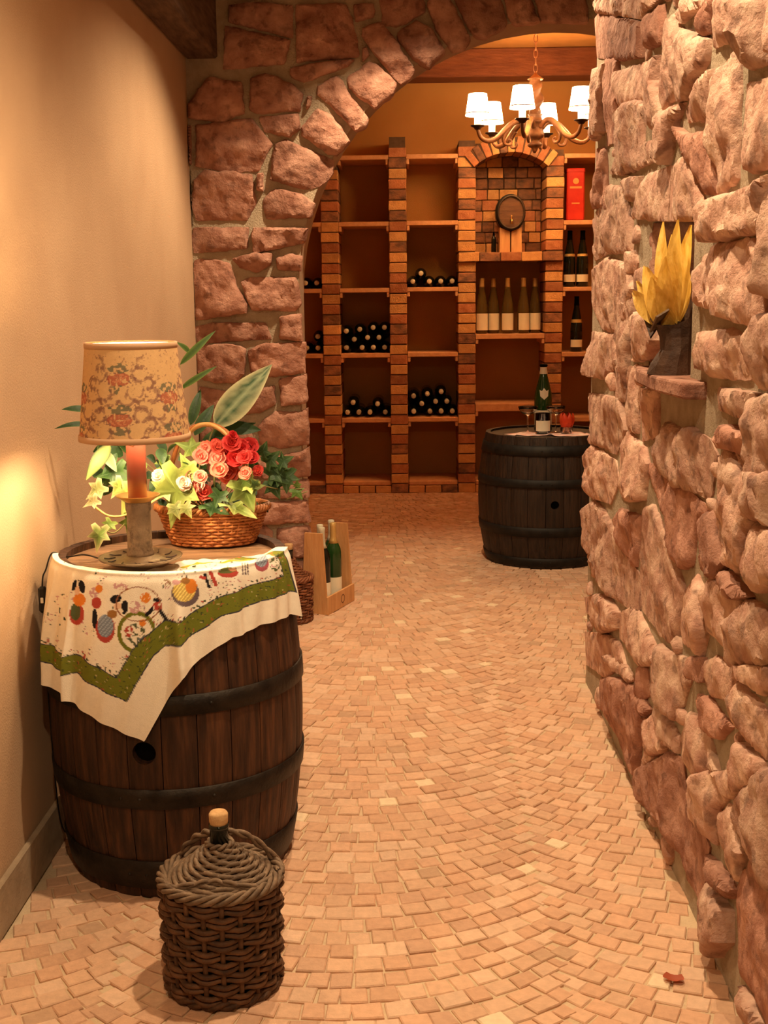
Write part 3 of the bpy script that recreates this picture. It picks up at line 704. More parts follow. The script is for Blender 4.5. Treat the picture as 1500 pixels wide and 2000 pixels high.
ell(c1, 515, 650, 112, 165, RED); ell(c1, 515, 615, 94, 132, BLU, 0, .8); ell(c1, 595, 475, 58, 50, BRN); ell(c1, 660, 390, 46, 52, SKN); ell(c1, 635, 300, 68, 48, BLK, -.3); ell(c1, 740, 395, 42, 82, BLK, .1); ell(c1, 690, 440, 30, 30, (.9, .82, .66))
ring(c1, 880, 690, 205, 222, .11, GREEN); ell(c1, 880, 690, 182, 196, (.90, .84, .70)); ell(c1, 870, 715, 120, 130, (.10, .12, .06), 0, 0, .42); ell(c1, 790, 680, 54, 64, RED, 0, 0, .7); ell(c1, 950, 580, 38, 40, ORG); ell(c1, 945, 760, 50, 40, (.16, .20, .20), 0, 0, .6)
ell(c1, 985, 285, 60, 62, ORG); ell(c1, 860, 400, 72, 76, PNK, 0, 0, .62); ell(c1, 1125, 385, 58, 52, RED); ell(c1, 1120, 312, 52, 26, BLK); line(c1, 1000, 485, 1075, 410, 22, BLK); line(c1, 1150, 430, 1270, 590, 22, BLK)
ell(c1, 850, 1020, 60, 50, (.40, .16, .22), 0, 0, .5); ell(c1, 1040, 980, 62, 60, (.40, .16, .22), 0, 0, .45); ell(c1, 690, 150, 90, 46, PNK, 0, 0, .45); ring(c1, 900, 360, 260, 200, .03, (.30, .12, .06)); ell(c1, 980, 330, 205, 140, (.90, .84, .70), 0, 0, .15)
c2 = (320, 1030, 5.357)
ell(c2, 225, 690, 145, 140, GRY); ell(c2, 212, 662, 118, 116, YEL, 0, .9); ell(c2, 285, 615, 62, 78, ORG); ell(c2, 225, 560, 46, 34, BRN); ell(c2, 130, 575, 46, 28, PNK); ell(c2, 25, 590, 50, 46, (.35, .22, .12), 0, 0, .55)
line(c2, 430, 495, 472, 620, 15, BLK); line(c2, 455, 490, 505, 600, 9, (.55, .50, .42)); line(c2, 492, 480, 545, 600, 20, RED); line(c2, 385, 520, 425, 530, 16, RED)
ell(c2, 672, 478, 108, 48, RED); ell(c2, 665, 450, 100, 32, (.14, .15, .05), -.1); ell(c2, 720, 440, 40, 20, (.6, .3, .15))
for q in (828, 856, 882): line(c2, q-8, 375, q, 488, 7, GRY)
ell(c2, 1025, 385, 74, 76, (.40, .10, .12)); ell(c2, 1020, 340, 64, 74, BLU, 0, 1.2); ell(c2, 1142, 268, 40, 32, ORG); ell(c2, 1165, 360, 60, 100, (.12, .15, .06), 0, 0, .40)
ring(c2, 740, 290, 130, 42, .14, (.50, .42, .06)); line(c2, 380, 290, 640, 245, 9, (.36, .16, .18)); line(c2, 570, 330, 800, 335, 7, (.35, .30, .22))
# green border
brd = (DB > 0) & (DB < .037) & (A > 211)
put(brd, GREEN); put(brd & (sp > .86), DKG); put(brd & (sp2 > .90), (.40, .12, .05)); put(brd & (vnoise(PX, PY, 4, 9) > .92), (.60, .50, .25))
put(((abs(DB) < .0012) | (abs(DB-.037) < .001)) & (A > 211), (.05, .05, .07))
ib = Sx-inn; put((ib > .045) & (ib < .058) & (A > 288) & (Sx < -.03), (.46, .40, .05))
idx = np.arange(NP*NS).reshape(NP, NS)
q = np.stack([idx[:-1, :-1], idx[1:, :-1], idx[1:, 1:], idx[:-1, 1:]], -1).reshape(-1, 4)
g = G(); g.v = [tuple(p) for p in CV.reshape(-1, 3)]; g.f = [tuple(x) for x in q.tolist()]; g.c = CC.reshape(-1, 3).tolist()
cl = g.build('tablecloth', 'cloth', None, smooth=True)
tag(cl, 'cream cloth with folk figures and green border, one corner hanging down barrel', 'tablecloth')

# ------------------------------------------------------------------ table lamp
LX, LY = -.553, 2.462
LZ = BH+.0035
lamp = thing('table_lamp', 'candlestick table lamp with floral tapestry shade standing on barrel', 'lamp', (LX, LY, LZ))
G().lathe([(.0, .0), (.060, .0), (.068, .004), (.084, .010), (.0855, .0135), (.082, .0135), (.066, .008), (.045, .010), (.034, .016), (.0, .016)], 56, cap=False).build('saucer_base', 'pewter', lamp, smooth=True)
for k in range(12):
    a = 2*PI*k/12
    G().tube([(.052*math.cos(a), .052*math.sin(a), .010), (.064*math.cos(a+.12), .064*math.sin(a+.12), .0095), (.073*math.cos(a+.2), .073*math.sin(a+.2), .012)], .0012, 5).build('engraved_rib', 'dark_iron', lamp)
G().lathe([(.0, .014), (.028, .014), (.0275, .022), (.0255, .03), (.0245, .07), (.0240, .105), (.0262, .112), (.0265, .126), (.0275, .130), (.0, .130)], 40, cap=False).build('candlestick_stem', 'stoneware', lamp, smooth=True)
G().lathe([(.020, .122), (.028, .128), (.044, .139), (.0452, .1405), (.043, .1402), (.026, .131), (.019, .129)], 44, cap=False).build('drip_pan', 'brass', lamp, smooth=True)
G().lathe([(.0, .128), (.0195, .128), (.0195, .243), (.019, .245), (.0, .245)], 32, cap=False).build('candle', 'candle_red', lamp, smooth=True)
G().lathe([(.0195, .2435), (.0235, .2455), (.0235, .2495), (.0205, .2515), (.013, .2505), (.0125, .246)], 32, cap=False).build('candle_rim', 'white_plastic', lamp, smooth=True)
G().lathe([(.0, .246), (.012, .246), (.012, .27), (.0, .27)], 20, cap=False).build('bulb_socket', 'white_plastic', lamp, smooth=True)
bo = G().lathe([(.0, .27), (.010, .272), (.016, .288), (.019, .305), (.016, .320), (.0, .326)], 24, cap=False)
mk('bulb', (1, .9, .7), emit=(1, .72, .40), estr=620); bo.build('light_bulb', 'bulb', lamp, smooth=True)
zb, zt, rb_, rt_ = .257, .446, .110, .090
NA, NH = 420, 180
aa, hh = np.meshgrid(np.linspace(0, 2*PI, NA, endpoint=False), np.linspace(0, 1, NH), indexing='ij')
rr = rb_+(rt_-rb_)*hh; sv = np.stack([rr*np.cos(aa), rr*np.sin(aa), zb+(zt-zb)*hh], -1)
SC = np.tile(np.array([.66, .42, .20]), (NA, NH, 1))
cu, cv_ = np.degrees(aa)+90+3, hh*.192                     # centre bouquet faces -Y
wx, wy = cu*.0017*100, cv_*100                            # in cm
n1 = vnoise(wx+40, wy+40, .42, 21); n2 = vnoise(wx+90, wy+10, .30, 22); n3 = vnoise(wx+10, wy+80, .9, 23)
def sput(m, c, w=.85): SC[m] = SC[m]*(1-w)+np.array(c)*w
BROWN, PLUM, ROSE, SAGE = (.26, .13, .085), (.22, .10, .09), (.40, .10, .06), (.13, .135, .085)
for ku in (-3, -2, -1, 0, 1, 2, 3, 4, 5, 6, 7, 8):
    for kv in (0, 1, 2):
        cx = ku*60*.17; cy = 12.6-8.0*kv+(0 if ku % 2 == 0 else -4.0)
        if ku % 2 and kv == 2: continue
        dx, dy = wx-cx, wy-cy; d = np.hypot(dx*.8, dy)
        if not (d < 6).any(): continue
        sput((np.hypot(dx/3.5, dy/1.3) < 1) & (n2 > .58), PLUM); sput((np.hypot(dx/2.3, dy/1.4) < 1) & (n1 > .30), ROSE); sput((np.hypot(dx/1.9, dy/1.1) < 1) & (n2 > .60), (.62, .26, .13))
        sput((np.hypot(dx/2.3, (dy-2.1)/1.0) < 1) & (n1 > .42), SAGE); sput((np.hypot(dx/2.0, (dy+2.1)/.9) < 1) & (n1 > .46), SAGE)
        for sx in (-1, 1):
            for (ox, oy, r, a0, a1) in ((4.1, .9, 1.3, .5, 5.2), (3.0, -2.5, 1.5, 2.4, 6.6), (5.6, -1.0, 1.0, -1.2, 2.6), (1.4, -3.6, 1.5, 3.4, 6.2), (4.6, 3.0, 1.1, 1.0, 5.0)):
                ex, ey = sx*dx-ox, dy-oy; q = np.hypot(ex, ey); th = (np.arctan2(ey, ex)-a0) % (2*PI)
                m = (abs(q-r) < .17+.14*n3) & (th < a1-a0)
                sput(m & (n1 > .25), PLUM if r > 1.2 else BROWN, .55); sput((abs(q-r-.34) < .34) & (th < a1-a0) & (n1 > .56), BROWN, .6)
sput((n2 > .78) & (n3 > .55), BROWN, .6)
si = np.arange(NA*NH).reshape(NA, NH); sn = np.roll(si, -1, 0)
qf = np.stack([si[:, :-1], sn[:, :-1], sn[:, 1:], si[:, 1:]], -1).reshape(-1, 4)
g = G(); g.v = [tuple(p) for p in sv.reshape(-1, 3)]; g.f = [tuple(x) for x in qf.tolist()]; g.c = SC.reshape(-1, 3).tolist()
sh = g.build('lamp_shade', 'shade_fabric', lamp, smooth=True, label='tapestry shade with rose bouquets and scrolls')
G().lathe([(rb_-.002, zb), (rt_-.002, zt)], 72, cap=False).build('shade_lining', 'shade_lining', sh, smooth=True)
for z, r in ((zb+.003, rb_), (zt-.003, rt_)):
    G().lathe([(r-.003, z-.006), (r+.0015, z-.006), (r+.002, z), (r+.0015, z+.006), (r-.003, z+.006)], 72, cap=False).build('shade_trim', 'shade_trim', sh, smooth=True)
for k in range(3):
    a = 2*PI*k/3+.5; G().tube([(.012*math.cos(a), .012*math.sin(a), .24), (rb_*.98*math.cos(a), rb_*.98*math.sin(a), zb+.004)], .0012, 5).build('shade_spoke', 'brass', lamp)
# lamp cord with switch
cp = [(LX-.08, LY+.0, LZ+.006), (LX-.11, LY+.035, LZ+.006), (LX-.135, LY+.05, LZ+.006), (BC[0]-.222, BC[1]-.035, BH-.006), (BC[0]-.2475, BC[1]-.045, BH+.005),
      (BC[0]-.262, BC[1]-.05, BH-.03), (XL+.024, 2.55, .63), (XL+.022, 2.55, .55), (XL+.020, 2.56, .3), (XL+.020, 2.60, .05), (XL+.04, 2.70, .006)]
def smooth_path(pts, n=8):
    P = [Vector(p) for p in pts]; out = []
    for i in range(len(P)-1):
        p0, p1, p2, p3 = P[max(i-1, 0)], P[i], P[i+1], P[min(i+2, len(P)-1)]
        for j in range(n):
            t = j/n; out.append(.5*((2*p1)+(p2-p0)*t+(2*p0-5*p1+4*p2-p3)*t*t+(3*p1-p0-3*p2+p3)*t**3))
    return out+[P[-1]]
cord = thing('lamp_cord', 'thin black cord with hand switch hanging beside barrel and plaster wall', 'cord', cp[0])
mt = Matrix.Translation(-Vector(cp[0]))
G().tube(smooth_path(cp), .0018, 6).xf(mt).build('cable', 'black_plastic', cord, smooth=True)
sw = G().box(-.009, .009, -.008, .008, -.029, .029, .005).xf(mt @ Matrix.Translation((XL+.023, 2.55, .59))).build('hand_switch', 'black_plastic', cord)
G().box(-.003, .003, -.010, -.006, -.006, .006, .001).xf(mt @ Matrix.Translation((XL+.023, 2.55, .59))).build('switch_button', 'white_plastic', sw)

# ------------------------------------------------------------------ wicker demijohns
def twist_ring(g, R, z, r, n_str, turns, rr, seg=96, ecc=1.0):
    for s_ in range(n_str):
        pts = []
        for i in range(seg):
            a = 2*PI*i/seg; b2 = turns*a+2*PI*s_/n_str
            pts.append(((R+rr*math.cos(b2))*math.cos(a), ecc*(R+rr*math.cos(b2))*math.sin(a), z+rr*math.sin(b2)))
        g.tube(pts, r, 6, closed=True)
    return g
def weave_row(R, z, r, n, phase, amp, seg=120, ecc=1.0, lift=0):
    pts = []
    for i in range(seg):
        a = 2*PI*i/seg; pts.append(((R+amp*math.sin(n*a/2+phase))*math.cos(a), ecc*(R+amp*math.sin(n*a/2+phase))*math.sin(a), z+lift*math.cos(n*a/2+phase)+rv(.0006)))
    return pts
def demijohn(label, loc, R, zr, zn, zt, lean, m1, m2, full=True):
    t = thing('wicker_demijohn', label, 'demijohn', loc)
    def rp(z): return R*(.955+.045*min(1, z/zr))
    G().lathe([(.0, .004), (R*.93, .006), (R*.93, zr*.95), (R*.78, zr-.012), (R*.40, zr+.018), (.0, zn-.012)], 40, cap=False).build('inner_flask', 'dark_glass', t, smooth=True)
    ns = 20; rows = int((zr-.012)/.0105)
    for k in range(ns):
        a = 2*PI*(k+.5)/ns
        G().tube([(rp(z)*math.cos(a)*.985, rp(z)*math.sin(a)*.985, z) for z in np.linspace(.006, zr, 8)], .0050, 6).build('stake', m1, t, smooth=True)
    for j in range(rows):
        z = .014+j*.0105
        G().tube(weave_row(rp(z), z, 0, ns, (j//2 % 2)*PI, .0055, lift=.0008), .0050, 6, closed=True).build('weaver', m1, t, smooth=True)
    g = G(); twist_ring(g, R*.96, .009, .0055, 2, 10, .004); g.build('foot_braid', m1, t, smooth=True)
    g = G(); twist_ring(g, R*1.0, zr, .0046, 4, 7, .0068); g.build('rim_braid', m2, t, smooth=True)
    nb = 15
    for j in range(nb):                                   # shoulder weaving
        u = (j+.5)/nb; r = R*.93*(1-u)+.022*u; z = zr-.002+(zn-zr)*(u**1.35)
        G().tube(weave_row(r, z, 0, 14, (j % 2)*PI, .0018, lift=.0022), .0046, 6, closed=True).build('shoulder_weaver', m2, t, smooth=True)
    g = G(); twist_ring(g, .021, zn+.004, .0035, 2, 5, .003); g.build('neck_braid', m2, t, smooth=True)
    lx = lean
    G().lathe([(.0, zn-.03), (.0175, zn-.03), (.0165, zt-.032), (.0180, zt-.030), (.0180, zt-.022), (.0, zt-.022)], 24, cap=False).xf(Matrix.Shear('XY', 4, (lx, 0)) if False else Matrix.Identity(4)).build('flask_neck', 'dark_glass', t, smooth=True)
    G().lathe([(.0, zt-.03), (.0145, zt-.03), (.0165, zt-.018), (.0172, zt-.004), (.0145, zt), (.0, zt+.001)], 24, cap=False).build('cork', 'cork', t, smooth=True)
    if full:
        for a0, a1 in ((2.55, 1.75), (.45, 1.35)):        # carrying loops from the rim up to the neck
            p0 = Vector((R*math.cos(a0), R*math.sin(a0), zr+.004)); p1 = Vector((.022*math.cos(a1), .022*math.sin(a1), zn+.014))
            for s_ in range(2):
                pts = []
                for i in range(17):
                    u = i/16; p = p0.lerp(p1, u); p.z += .016*math.sin(PI*u)
                    b2 = u*12+PI*s_; pts.append((p.x+.004*math.cos(b2), p.y+.002, p.z+.004*math.sin(b2)))
                G().tube(pts, .0046, 6).build('carrying_loop', m2, t, smooth=True)
        for s_ in range(3):                               # twisted band lying across the front of the shoulder
            pts = []
            for i in range(25):
                u = i/24; a = -2.45+1.75*u; r = R*.98-.034*math.sin(PI*u); b2 = u*11+2*PI*s_/3
                pts.append((r*math.cos(a)+.0035*math.cos(b2), r*math.sin(a), zr+.004+.012*math.sin(PI*u)+.0045*math.sin(b2)))
            G().tube(pts, .004, 6).build('front_loop', m2, t, smooth=True)
    return t
demijohn('dark wicker covered demijohn with cork standing alone in front of barrel', (-.343, 2.05, 0), .104, .208, .262, .325, 0, 'wicker_dark', 'wicker_grey')
demijohn('red-brown wicker demijohn tucked between barrel and bottle carrier', (-.462, 4.585, 0), .085, .17, .235, .30, 0, 'wicker_red', 'wicker_red', False)

# ------------------------------------------------------------------ bottles
def bottle_prof(kind):
    if kind == 'bordeaux':
        return [(.0, .004), (.020, .002), (.034, .0), (.0375, .004), (.0375, .19), (.035, .205), (.026, .222), (.0165, .237), (.0145, .25), (.0138, .295), (.0152, .296), (.0152, .302), (.0, .302)]
    if kind == 'flute':
        return [(.0, .004), (.030, .0), (.037, .004), (.037, .14), (.034, .175), (.026, .225), (.0175, .27), (.0145, .30), (.0138, .332), (.015, .333), (.015, .34), (.0, .34)]
    return [(.0, .004), (.034, .0), (.042, .005), (.042, .15), (.039, .18), (.028, .225), (.019, .26), (.0155, .29), (.0150, .305), (.018, .306), (.018, .312), (.0, .312)]
def make_bottle(name, label, cat, kind, glass, cap, loc, rot=(0, 0, 0), group=None, lab=None, caplen=.055, neck=None, seg=24):
    t = thing(name, label, cat, loc, rot, group); pr = bottle_prof(kind); Ht = pr[-1][1]
    G().lathe(pr, seg, cap=False).build('glass_body', glass, t, smooth=True)
    cpz = Ht-caplen; rs = [(np.interp(z, [p[1] for p in pr[2:]], [p[0] for p in pr[2:]])+.0009, z) for z in np.linspace(cpz, Ht-.001, 7)]
    G().lathe([(rs[0][0]-.002, cpz)]+rs+[(rs[-1][0]-.003, Ht+.0012), (.0, Ht+.0014)], seg, cap=False).build('capsule', cap, t, smooth=True)
    if lab:
        z0, z1, a0, a1 = lab; g = G(); n = 14; R = max(p[0] for p in pr)+.0008
        v = [(R*math.cos(a0+(a1-a0)*i/n), R*math.sin(a0+(a1-a0)*i/n), z) for z in (z0, z1) for i in range(n+1)]
        lo = g.add(v, [(i, i+1, n+2+i, n+1+i) for i in range(n)]).build('label', 'label', t, smooth=True)
    if neck:
        z0, z1, mt_ = neck; rs = [(np.interp(z, [p[1] for p in pr[2:]], [p[0] for p in pr[2:]])+.0012, z) for z in np.linspace(z0, z1, 4)]
        G().lathe(rs, seg, cap=False).build('neck_label', mt_, t, smooth=True)
    return t

# ------------------------------------------------------------------ wine rack
rack = thing('wine_rack', 'brick pillared wine rack with tan shelves filling the rear wall', 'wine rack', (0, YR, 0))
DEP = YB-YR-.004
PX_ = [-.473, -.057, .364, .898, 1.33]; PWD = .106; BP = .0622
SH = [2.055, 1.663, 1.265, .866, .462]; ST = .026
brick_meshes = {}
def brick_mesh(key, w, d, h, mat):
    k = (key, mat, round(w, 3), round(h, 3), round(d, 3))
    if k not in brick_meshes:
        g = G().box(-w/2, w/2, 0, d, 0, h, .003)
        g.v = [(x+rv(.0012), y+(rv(.002) if y < .05 else 0), z+rv(.0012)) for x, y, z in g.v]
        o = g.build('brick', mat); brick_meshes[k] = o.data; bpy.data.objects.remove(o)
    return brick_meshes[k]
def put_brick(parent, loc, w, d, h, mat, rot=0, name='brick'):
    o = bpy.data.objects.new(name, brick_mesh(random.randint(0, 3), w, d, h, mat)); COL.objects.link(o); o.parent = parent
    o.location = loc; o.rotation_euler = (0, rot, 0); return o
def rb(): return random.choices(['brick_tan', 'brick_red', 'brick_dark'], [.42, .36, .22])[0]
for pi_, x in enumerate(PX_):
    zt_ = [2.02, 2.176, 2.15, 2.09, 2.15][pi_]
    core = G().box(x-PWD/2+.004, x+PWD/2-.004, .006, DEP, 0, zt_-.004).build('brick_pillar', 'brick_core', rack)
    last = None
    for k in range(int(zt_/BP)):
        m = rb()
        while m == last and random.random() < .75: m = rb()
        last = m
        if pi_ == 2 and 1.43 < k*BP+.03 < 1.485 or pi_ == 3 and 1.43 < k*BP+.03 < 1.485: continue
        put_brick(core, (x+rv(.0015), rv(.002), k*BP+.002), PWD, DEP, BP-.0065, m)
def shelf(x0, x1, z, th=ST, y0=.004, nm='shelf_board'):
    s_ = G().box(x0, x1, y0, DEP, z-th/2, z+th/2, .002).build(nm, 'shelf', rack)
    for xx in (x0, x1-.017):
        G().box(xx, xx+.017, y0+.004, DEP-.02, z-th/2-.030, z-th/2, .002).build('bracket', 'shelf', s_)
e = PWD/2+.001
for z in SH:
    shelf(-.975, PX_[0]-e, z) if z < 2 else None
    shelf(PX_[0]+e, PX_[1]-e, z); shelf(PX_[1]+e, PX_[2]-e, z+.002)
    shelf(PX_[3]+e, PX_[4]-e, z-.006)
shelf(PX_[2]+e, PX_[3]-e, .975, .03); shelf(PX_[2]+e, PX_[3]-e, .535, .046)
# bottom cells: plinth bricks and sill
cells = [(-.975, PX_[0]-e), (PX_[0]+e, PX_[1]-e), (PX_[1]+e, PX_[2]-e), (PX_[2]+e, PX_[3]-e), (PX_[3]+e, PX_[4]-e)]
for x0, x1 in cells:
    sl = G().box(x0, x1, .012, DEP, .046, .078, .008).build('bottom_sill', 'shelf', rack)
    n = 3
    for k in range(n):
        w = (x1-x0)/n; put_brick(sl, (x0+w*(k+.5), .004, .001), w-.006, DEP-.02, .044, rb())
# brick ledge under the keg niche
led = G().box(PX_[2]-PWD/2+.01, PX_[3]+PWD/2-.01, -.018, DEP, 1.435, 1.482).build('brick_ledge', 'brick_core', rack)
xs = np.linspace(PX_[2]-PWD/2, PX_[3]+PWD/2, 6)
for k in range(5): put_brick(led, ((xs[k]+xs[k+1])/2, -.026, 1.431), xs[k+1]-xs[k]-.004, DEP+.02, .054, ['brick_tan', 'brick_dark', 'brick_red', 'brick_tan', 'brick_dark'][k])
# niche back of mixed bricks
nb = G().box(PX_[2]+e, PX_[3]-e, .285, DEP, 1.485, 2.16).build('niche_back', 'brick_core', rack)
z = 1.487
while z < 2.13:
    hh_ = .066; x = PX_[2]+e+.001; first = random.uniform(.05, .09)
    while x < PX_[3]-e-.02:
        w = min(first if first else random.choice([.075, .1, .115]), PX_[3]-e-.001-x); first = None
        put_brick(nb, (x+w/2, .270+rv(.003), z), w-.005, .05, hh_-.005, random.choice(['brick_tan', 'brick_dark', 'brick_dark', 'brick_red'])); x += w
    z += hh_
# segmental arch
arc_cx, arc_cz, arc_r = (PX_[2]+PX_[3])/2, 1.735, .338
pts = []; am = math.radians(42)
cg = G(); n = 16
for rr_ in (arc_r+.004, arc_r+.088):
    for i in range(n+1):
        a = -am+2*am*i/n; pts += [(arc_cx+rr_*math.sin(a), yy, arc_cz+rr_*math.cos(a)) for yy in (-.006, DEP)]
k2 = (n+1)*2; f = []
for i in range(n):
    a = i*2; f += [(a, a+2, k2+a+2, k2+a), (a+1, k2+a+1, k2+a+3, a+3), (a, a+1, a+3, a+2), (k2+a, k2+a+2, k2+a+3, k2+a+1)]
acore = cg.add(pts, f).build('brick_arch', 'brick_core', rack)
nv = 11
for i in range(nv):
    a = -am+2*am*(i+.5)/nv; w = 2*am*arc_r/nv
    put_brick(acore, (arc_cx+arc_r*math.sin(a), -.014, arc_cz+arc_r*math.cos(a)), w-.004, .22, .094, ['brick_red', 'brick_dark', 'brick_red', 'brick_tan', 'brick_dark', 'brick_tan', 'brick_red'][i % 7], rot=a)

# lying bottles: pixel of each bottle mouth in the photograph
bc1, bc2 = (580, 400, 4.412), (580, 700, 3.947)
MOUTHS = [(bc1, [(85, 697), (167, 697)], 'below the upper shelf'), (bc1, [(987, 670), (1065, 605), (1147, 665), (1243, 660), (1343, 660)], ''),
          (bc1, [(92, 1193), (180, 1165), (177, 1240)], ''),
          (bc1, [(418, 1105), (540, 1083), (663, 1072), (752, 1066), (490, 1165), (612, 1152), (710, 1150), (420, 1232), (565, 1240), (660, 1237), (755, 1238)], ''),
          (bc2, [(437, 345), (623, 368), (385, 420), (483, 420), (565, 415), (688, 425)], ''),
          (bc2, [(893, 318), (1003, 298), (1117, 285), (962, 365), (1068, 355), (1162, 355), (898, 422), (1028, 420), (1118, 418), (1203, 418)], '')]
LB = ['dark wine bottle, one of a lone pair lying on shelf half hidden by the pillar', 'dark wine bottle in the low row of five with one on top',
      'dark wine bottle in the heap of three half hidden by the stone pillar', 'dark wine bottle lying in the tallest heap of eleven',
      'dark wine bottle lying in the heap of six with two on top', 'dark wine bottle lying in the heap of ten above an empty bottom cell']
GR = ['pair of lying bottles', 'row of five lying bottles', 'heap of three lying bottles', 'heap of eleven lying bottles', 'heap of six lying bottles', 'heap of ten lying bottles']
proto = None; BR = .0352
for gi, (cr, pts, _) in enumerate(MOUTHS):
    Q = []
    for (x, y) in pts:
        p = on(cr[0]+x/cr[2], cr[1]+y/cr[2], 1, YR+.03); Q.append([p[0], p[2]])
    base_z = max([z for z in SH if z < min(q[1] for q in Q)])+ST/2+BR+.0005+.002*(gi in (1, 5))
    lo, hi = [(-.97, PX_[0]-e), (PX_[1]+e, PX_[2]-e), (-.97, PX_[0]-e), (PX_[0]+e, PX_[1]-e), (PX_[0]+e, PX_[1]-e), (PX_[1]+e, PX_[2]-e)][gi]
    for it in range(400):                                 # push bottles apart until they only touch
        for a in range(len(Q)):
            for b2 in range(a):
                dx, dz = Q[a][0]-Q[b2][0], Q[a][1]-Q[b2][1]; d = math.hypot(dx, dz)
                if d < 2*BR:
                    s_ = (2*BR-d)/d*.5; Q[a][0] += dx*s_; Q[a][1] += dz*s_; Q[b2][0] -= dx*s_; Q[b2][1] -= dz*s_
        for q in Q:
            q[0] = min(max(q[0], lo+BR), hi-BR); q[1] = max(q[1]-(.0004 if it < 380 else 0), base_z)
    for X, Z in Q:
        loc = (X, YR+.335, Z)
        if proto is None: b_ = proto = make_bottle('wine_bottle', LB[gi], 'bottle', 'bordeaux', 'dark_glass', 'capsule', loc, (PI/2, 0, 0), GR[gi], caplen=.05); proto.scale = (BR/.0375, BR/.0375, 1)
        else: b_ = dup(proto, loc, (PI/2, 0, 0), LB[gi])
        b_['group'] = GR[gi]
# standing pale bottles in the middle bay
FR = (-PI/2-1.25, -PI/2+1.25)
zsh = .975+.015
for i, px in enumerate((941, 964, 991, 1022, 1045)):
    X = on(px, 640, 1, YR+.10)[0]
    t = make_bottle('white_wine_bottle', 'pale gold wine bottle with cream label, %s in its row from the black bottles' % ['fifth', 'fourth', 'third', 'second', 'first'][i], 'bottle', 'flute', 'pale_glass', 'capsule_gold', (X, YR+.10+(.03 if i in (1, 4) else 0), zsh), (0, 0, rv(.3)), 'pale bottles below the brick ledge', lab=(.022, .125, *FR))
# dark bottles in the bay beside the keg niche
z2, z3 = SH[2]-.006+ST/2, SH[3]-.006+ST/2
for i, px in enumerate((1112, 1137)):
    X = on(px, 540, 1, YR+.09)[0]
    make_bottle('red_wine_bottle', ['black standing wine bottle of a pair, beside the brick pillar of the keg niche', 'black standing wine bottle of a pair, on the side away from the keg'][i], 'bottle', 'flute', 'dark_glass', 'black', (X, YR+.09, z2), (0, 0, 0), 'pair of black bottles', lab=(.03, .075, *FR), neck=(.185, .20, 'capsule_gold'))
X = on(1125, 680, 1, YR+.09)[0]
make_bottle('red_wine_bottle', 'single black wine bottle with gold neck band standing alone on its shelf', 'bottle', 'flute', 'dark_glass', 'black', (X, YR+.09, z3), (0, 0, 0), None, lab=(.03, .075, *FR), neck=(.18, .20, 'capsule_gold'))
# red gift tin
X = on(1122, 420, 1, YR+.1)[0]; zt2 = SH[1]-.006+ST/2
tin = thing('gift_tin', 'tall red gift tin with gold print on the top shelf', 'tin', (X, YR+.10, zt2))
G().box(-.055, .055, -.045, .045, 0, .30, .008).build('tin_body', 'red_tin', tin)
G().box(-.057, .057, -.047, .047, .285, .312, .006).build('tin_lid', 'red_tin', tin)
G().lathe([(.0, 0), (.016, 0), (.018, .002), (.0, .003)], 20, cap=False).xf(Matrix.Translation((0, -.0455, .235)) @ Matrix.Rotation(PI/2, 4, 'X')).build('gold_seal', 'gold_print', tin)
G().box(-.036, .036, -.0468, -.045, .192, .204).build('gold_band', 'gold_print', tin)
G().box(-.024, .024, -.0468, -.045, .10, .108).build('gold_band', 'gold_print', tin)

# keg in the niche
keg = thing('small_keg', 'small oval dark keg with brass tap on wooden cradle in niche', 'keg', (.634, YR+.10, 1.485))
KZ = .238
pr = [(.0, -.085), (.072, -.085), (.074, -.09), (.084, -.09), (.092, 0), (.084, .075), (.0, .075)]
def lay(g): return g.xf(Matrix.Translation((0, 0, KZ)) @ Matrix.Diagonal((1, 1, 1.22, 1)) @ Matrix.Rotation(PI/2, 4, 'X').inverted() @ Matrix.Rotation(PI, 4, 'X') @ Matrix.Identity(4)) if False else g.xf(Matrix.Translation((0, 0, KZ)) @ Matrix.Diagonal((1, 1, 1.22, 1)) @ Matrix.Rotation(-PI/2, 4, 'X'))
lay(G().lathe([(.074, -.078), (.075, -.09), (.083, -.09), (.091, 0), (.083, .075), (.0, .075)], 40, cap=False)).build('keg_body', 'keg_dark', keg, smooth=True)
lay(G().lathe([(.0, -.080), (.076, -.080)], 40, cap=False)).build('keg_head', 'keg_wood', keg, smooth=True)
for a, b2 in ((-.084, -.066), (-.045, -.03), (.03, .045)):
    lay(G().lathe([(.0835+.0075*(1-(a/.09)**2), a), (.0855+.0075*(1-(a/.09)**2), a), (.0855+.0075*(1-(b2/.09)**2), b2), (.0835+.0075*(1-(b2/.09)**2), b2)], 40, cap=False)).build('keg_hoop', 'hoop_dark', keg, smooth=True)
tp = G().tube([(0, -.078, KZ-.045), (0, -.125, KZ-.045), (0, -.132, KZ-.05), (0, -.133, KZ-.072)], .006, 10).build('tap', 'brass', keg, smooth=True)
G().tube([(0, -.115, KZ-.04), (0, -.115, KZ-.018)], .004, 8).build('tap_handle', 'brass', tp, smooth=True)
for s_ in (-1, 1):
    g = G(); v = [(s_*.004, -.06, 0), (s_*.068, -.06, 0), (s_*.066, -.06, .15), (s_*.004, -.06, .124)]
    v += [(x, .06, z) for x, y, z in v]
    g.add(v, [(0, 1, 2, 3), (7, 6, 5, 4), (0, 4, 5, 1), (1, 5, 6, 2), (2, 6, 7, 3), (3, 7, 4, 0)]).build('cradle', 'pine', keg)
nbk = make_bottle('wine_bottle', 'small dark bottle standing in niche beside the keg cradle', 'bottle', 'bordeaux', 'dark_glass', 'black', (.535, YR+.11, 1.4855)); nbk.scale = (.42, .42, .42)

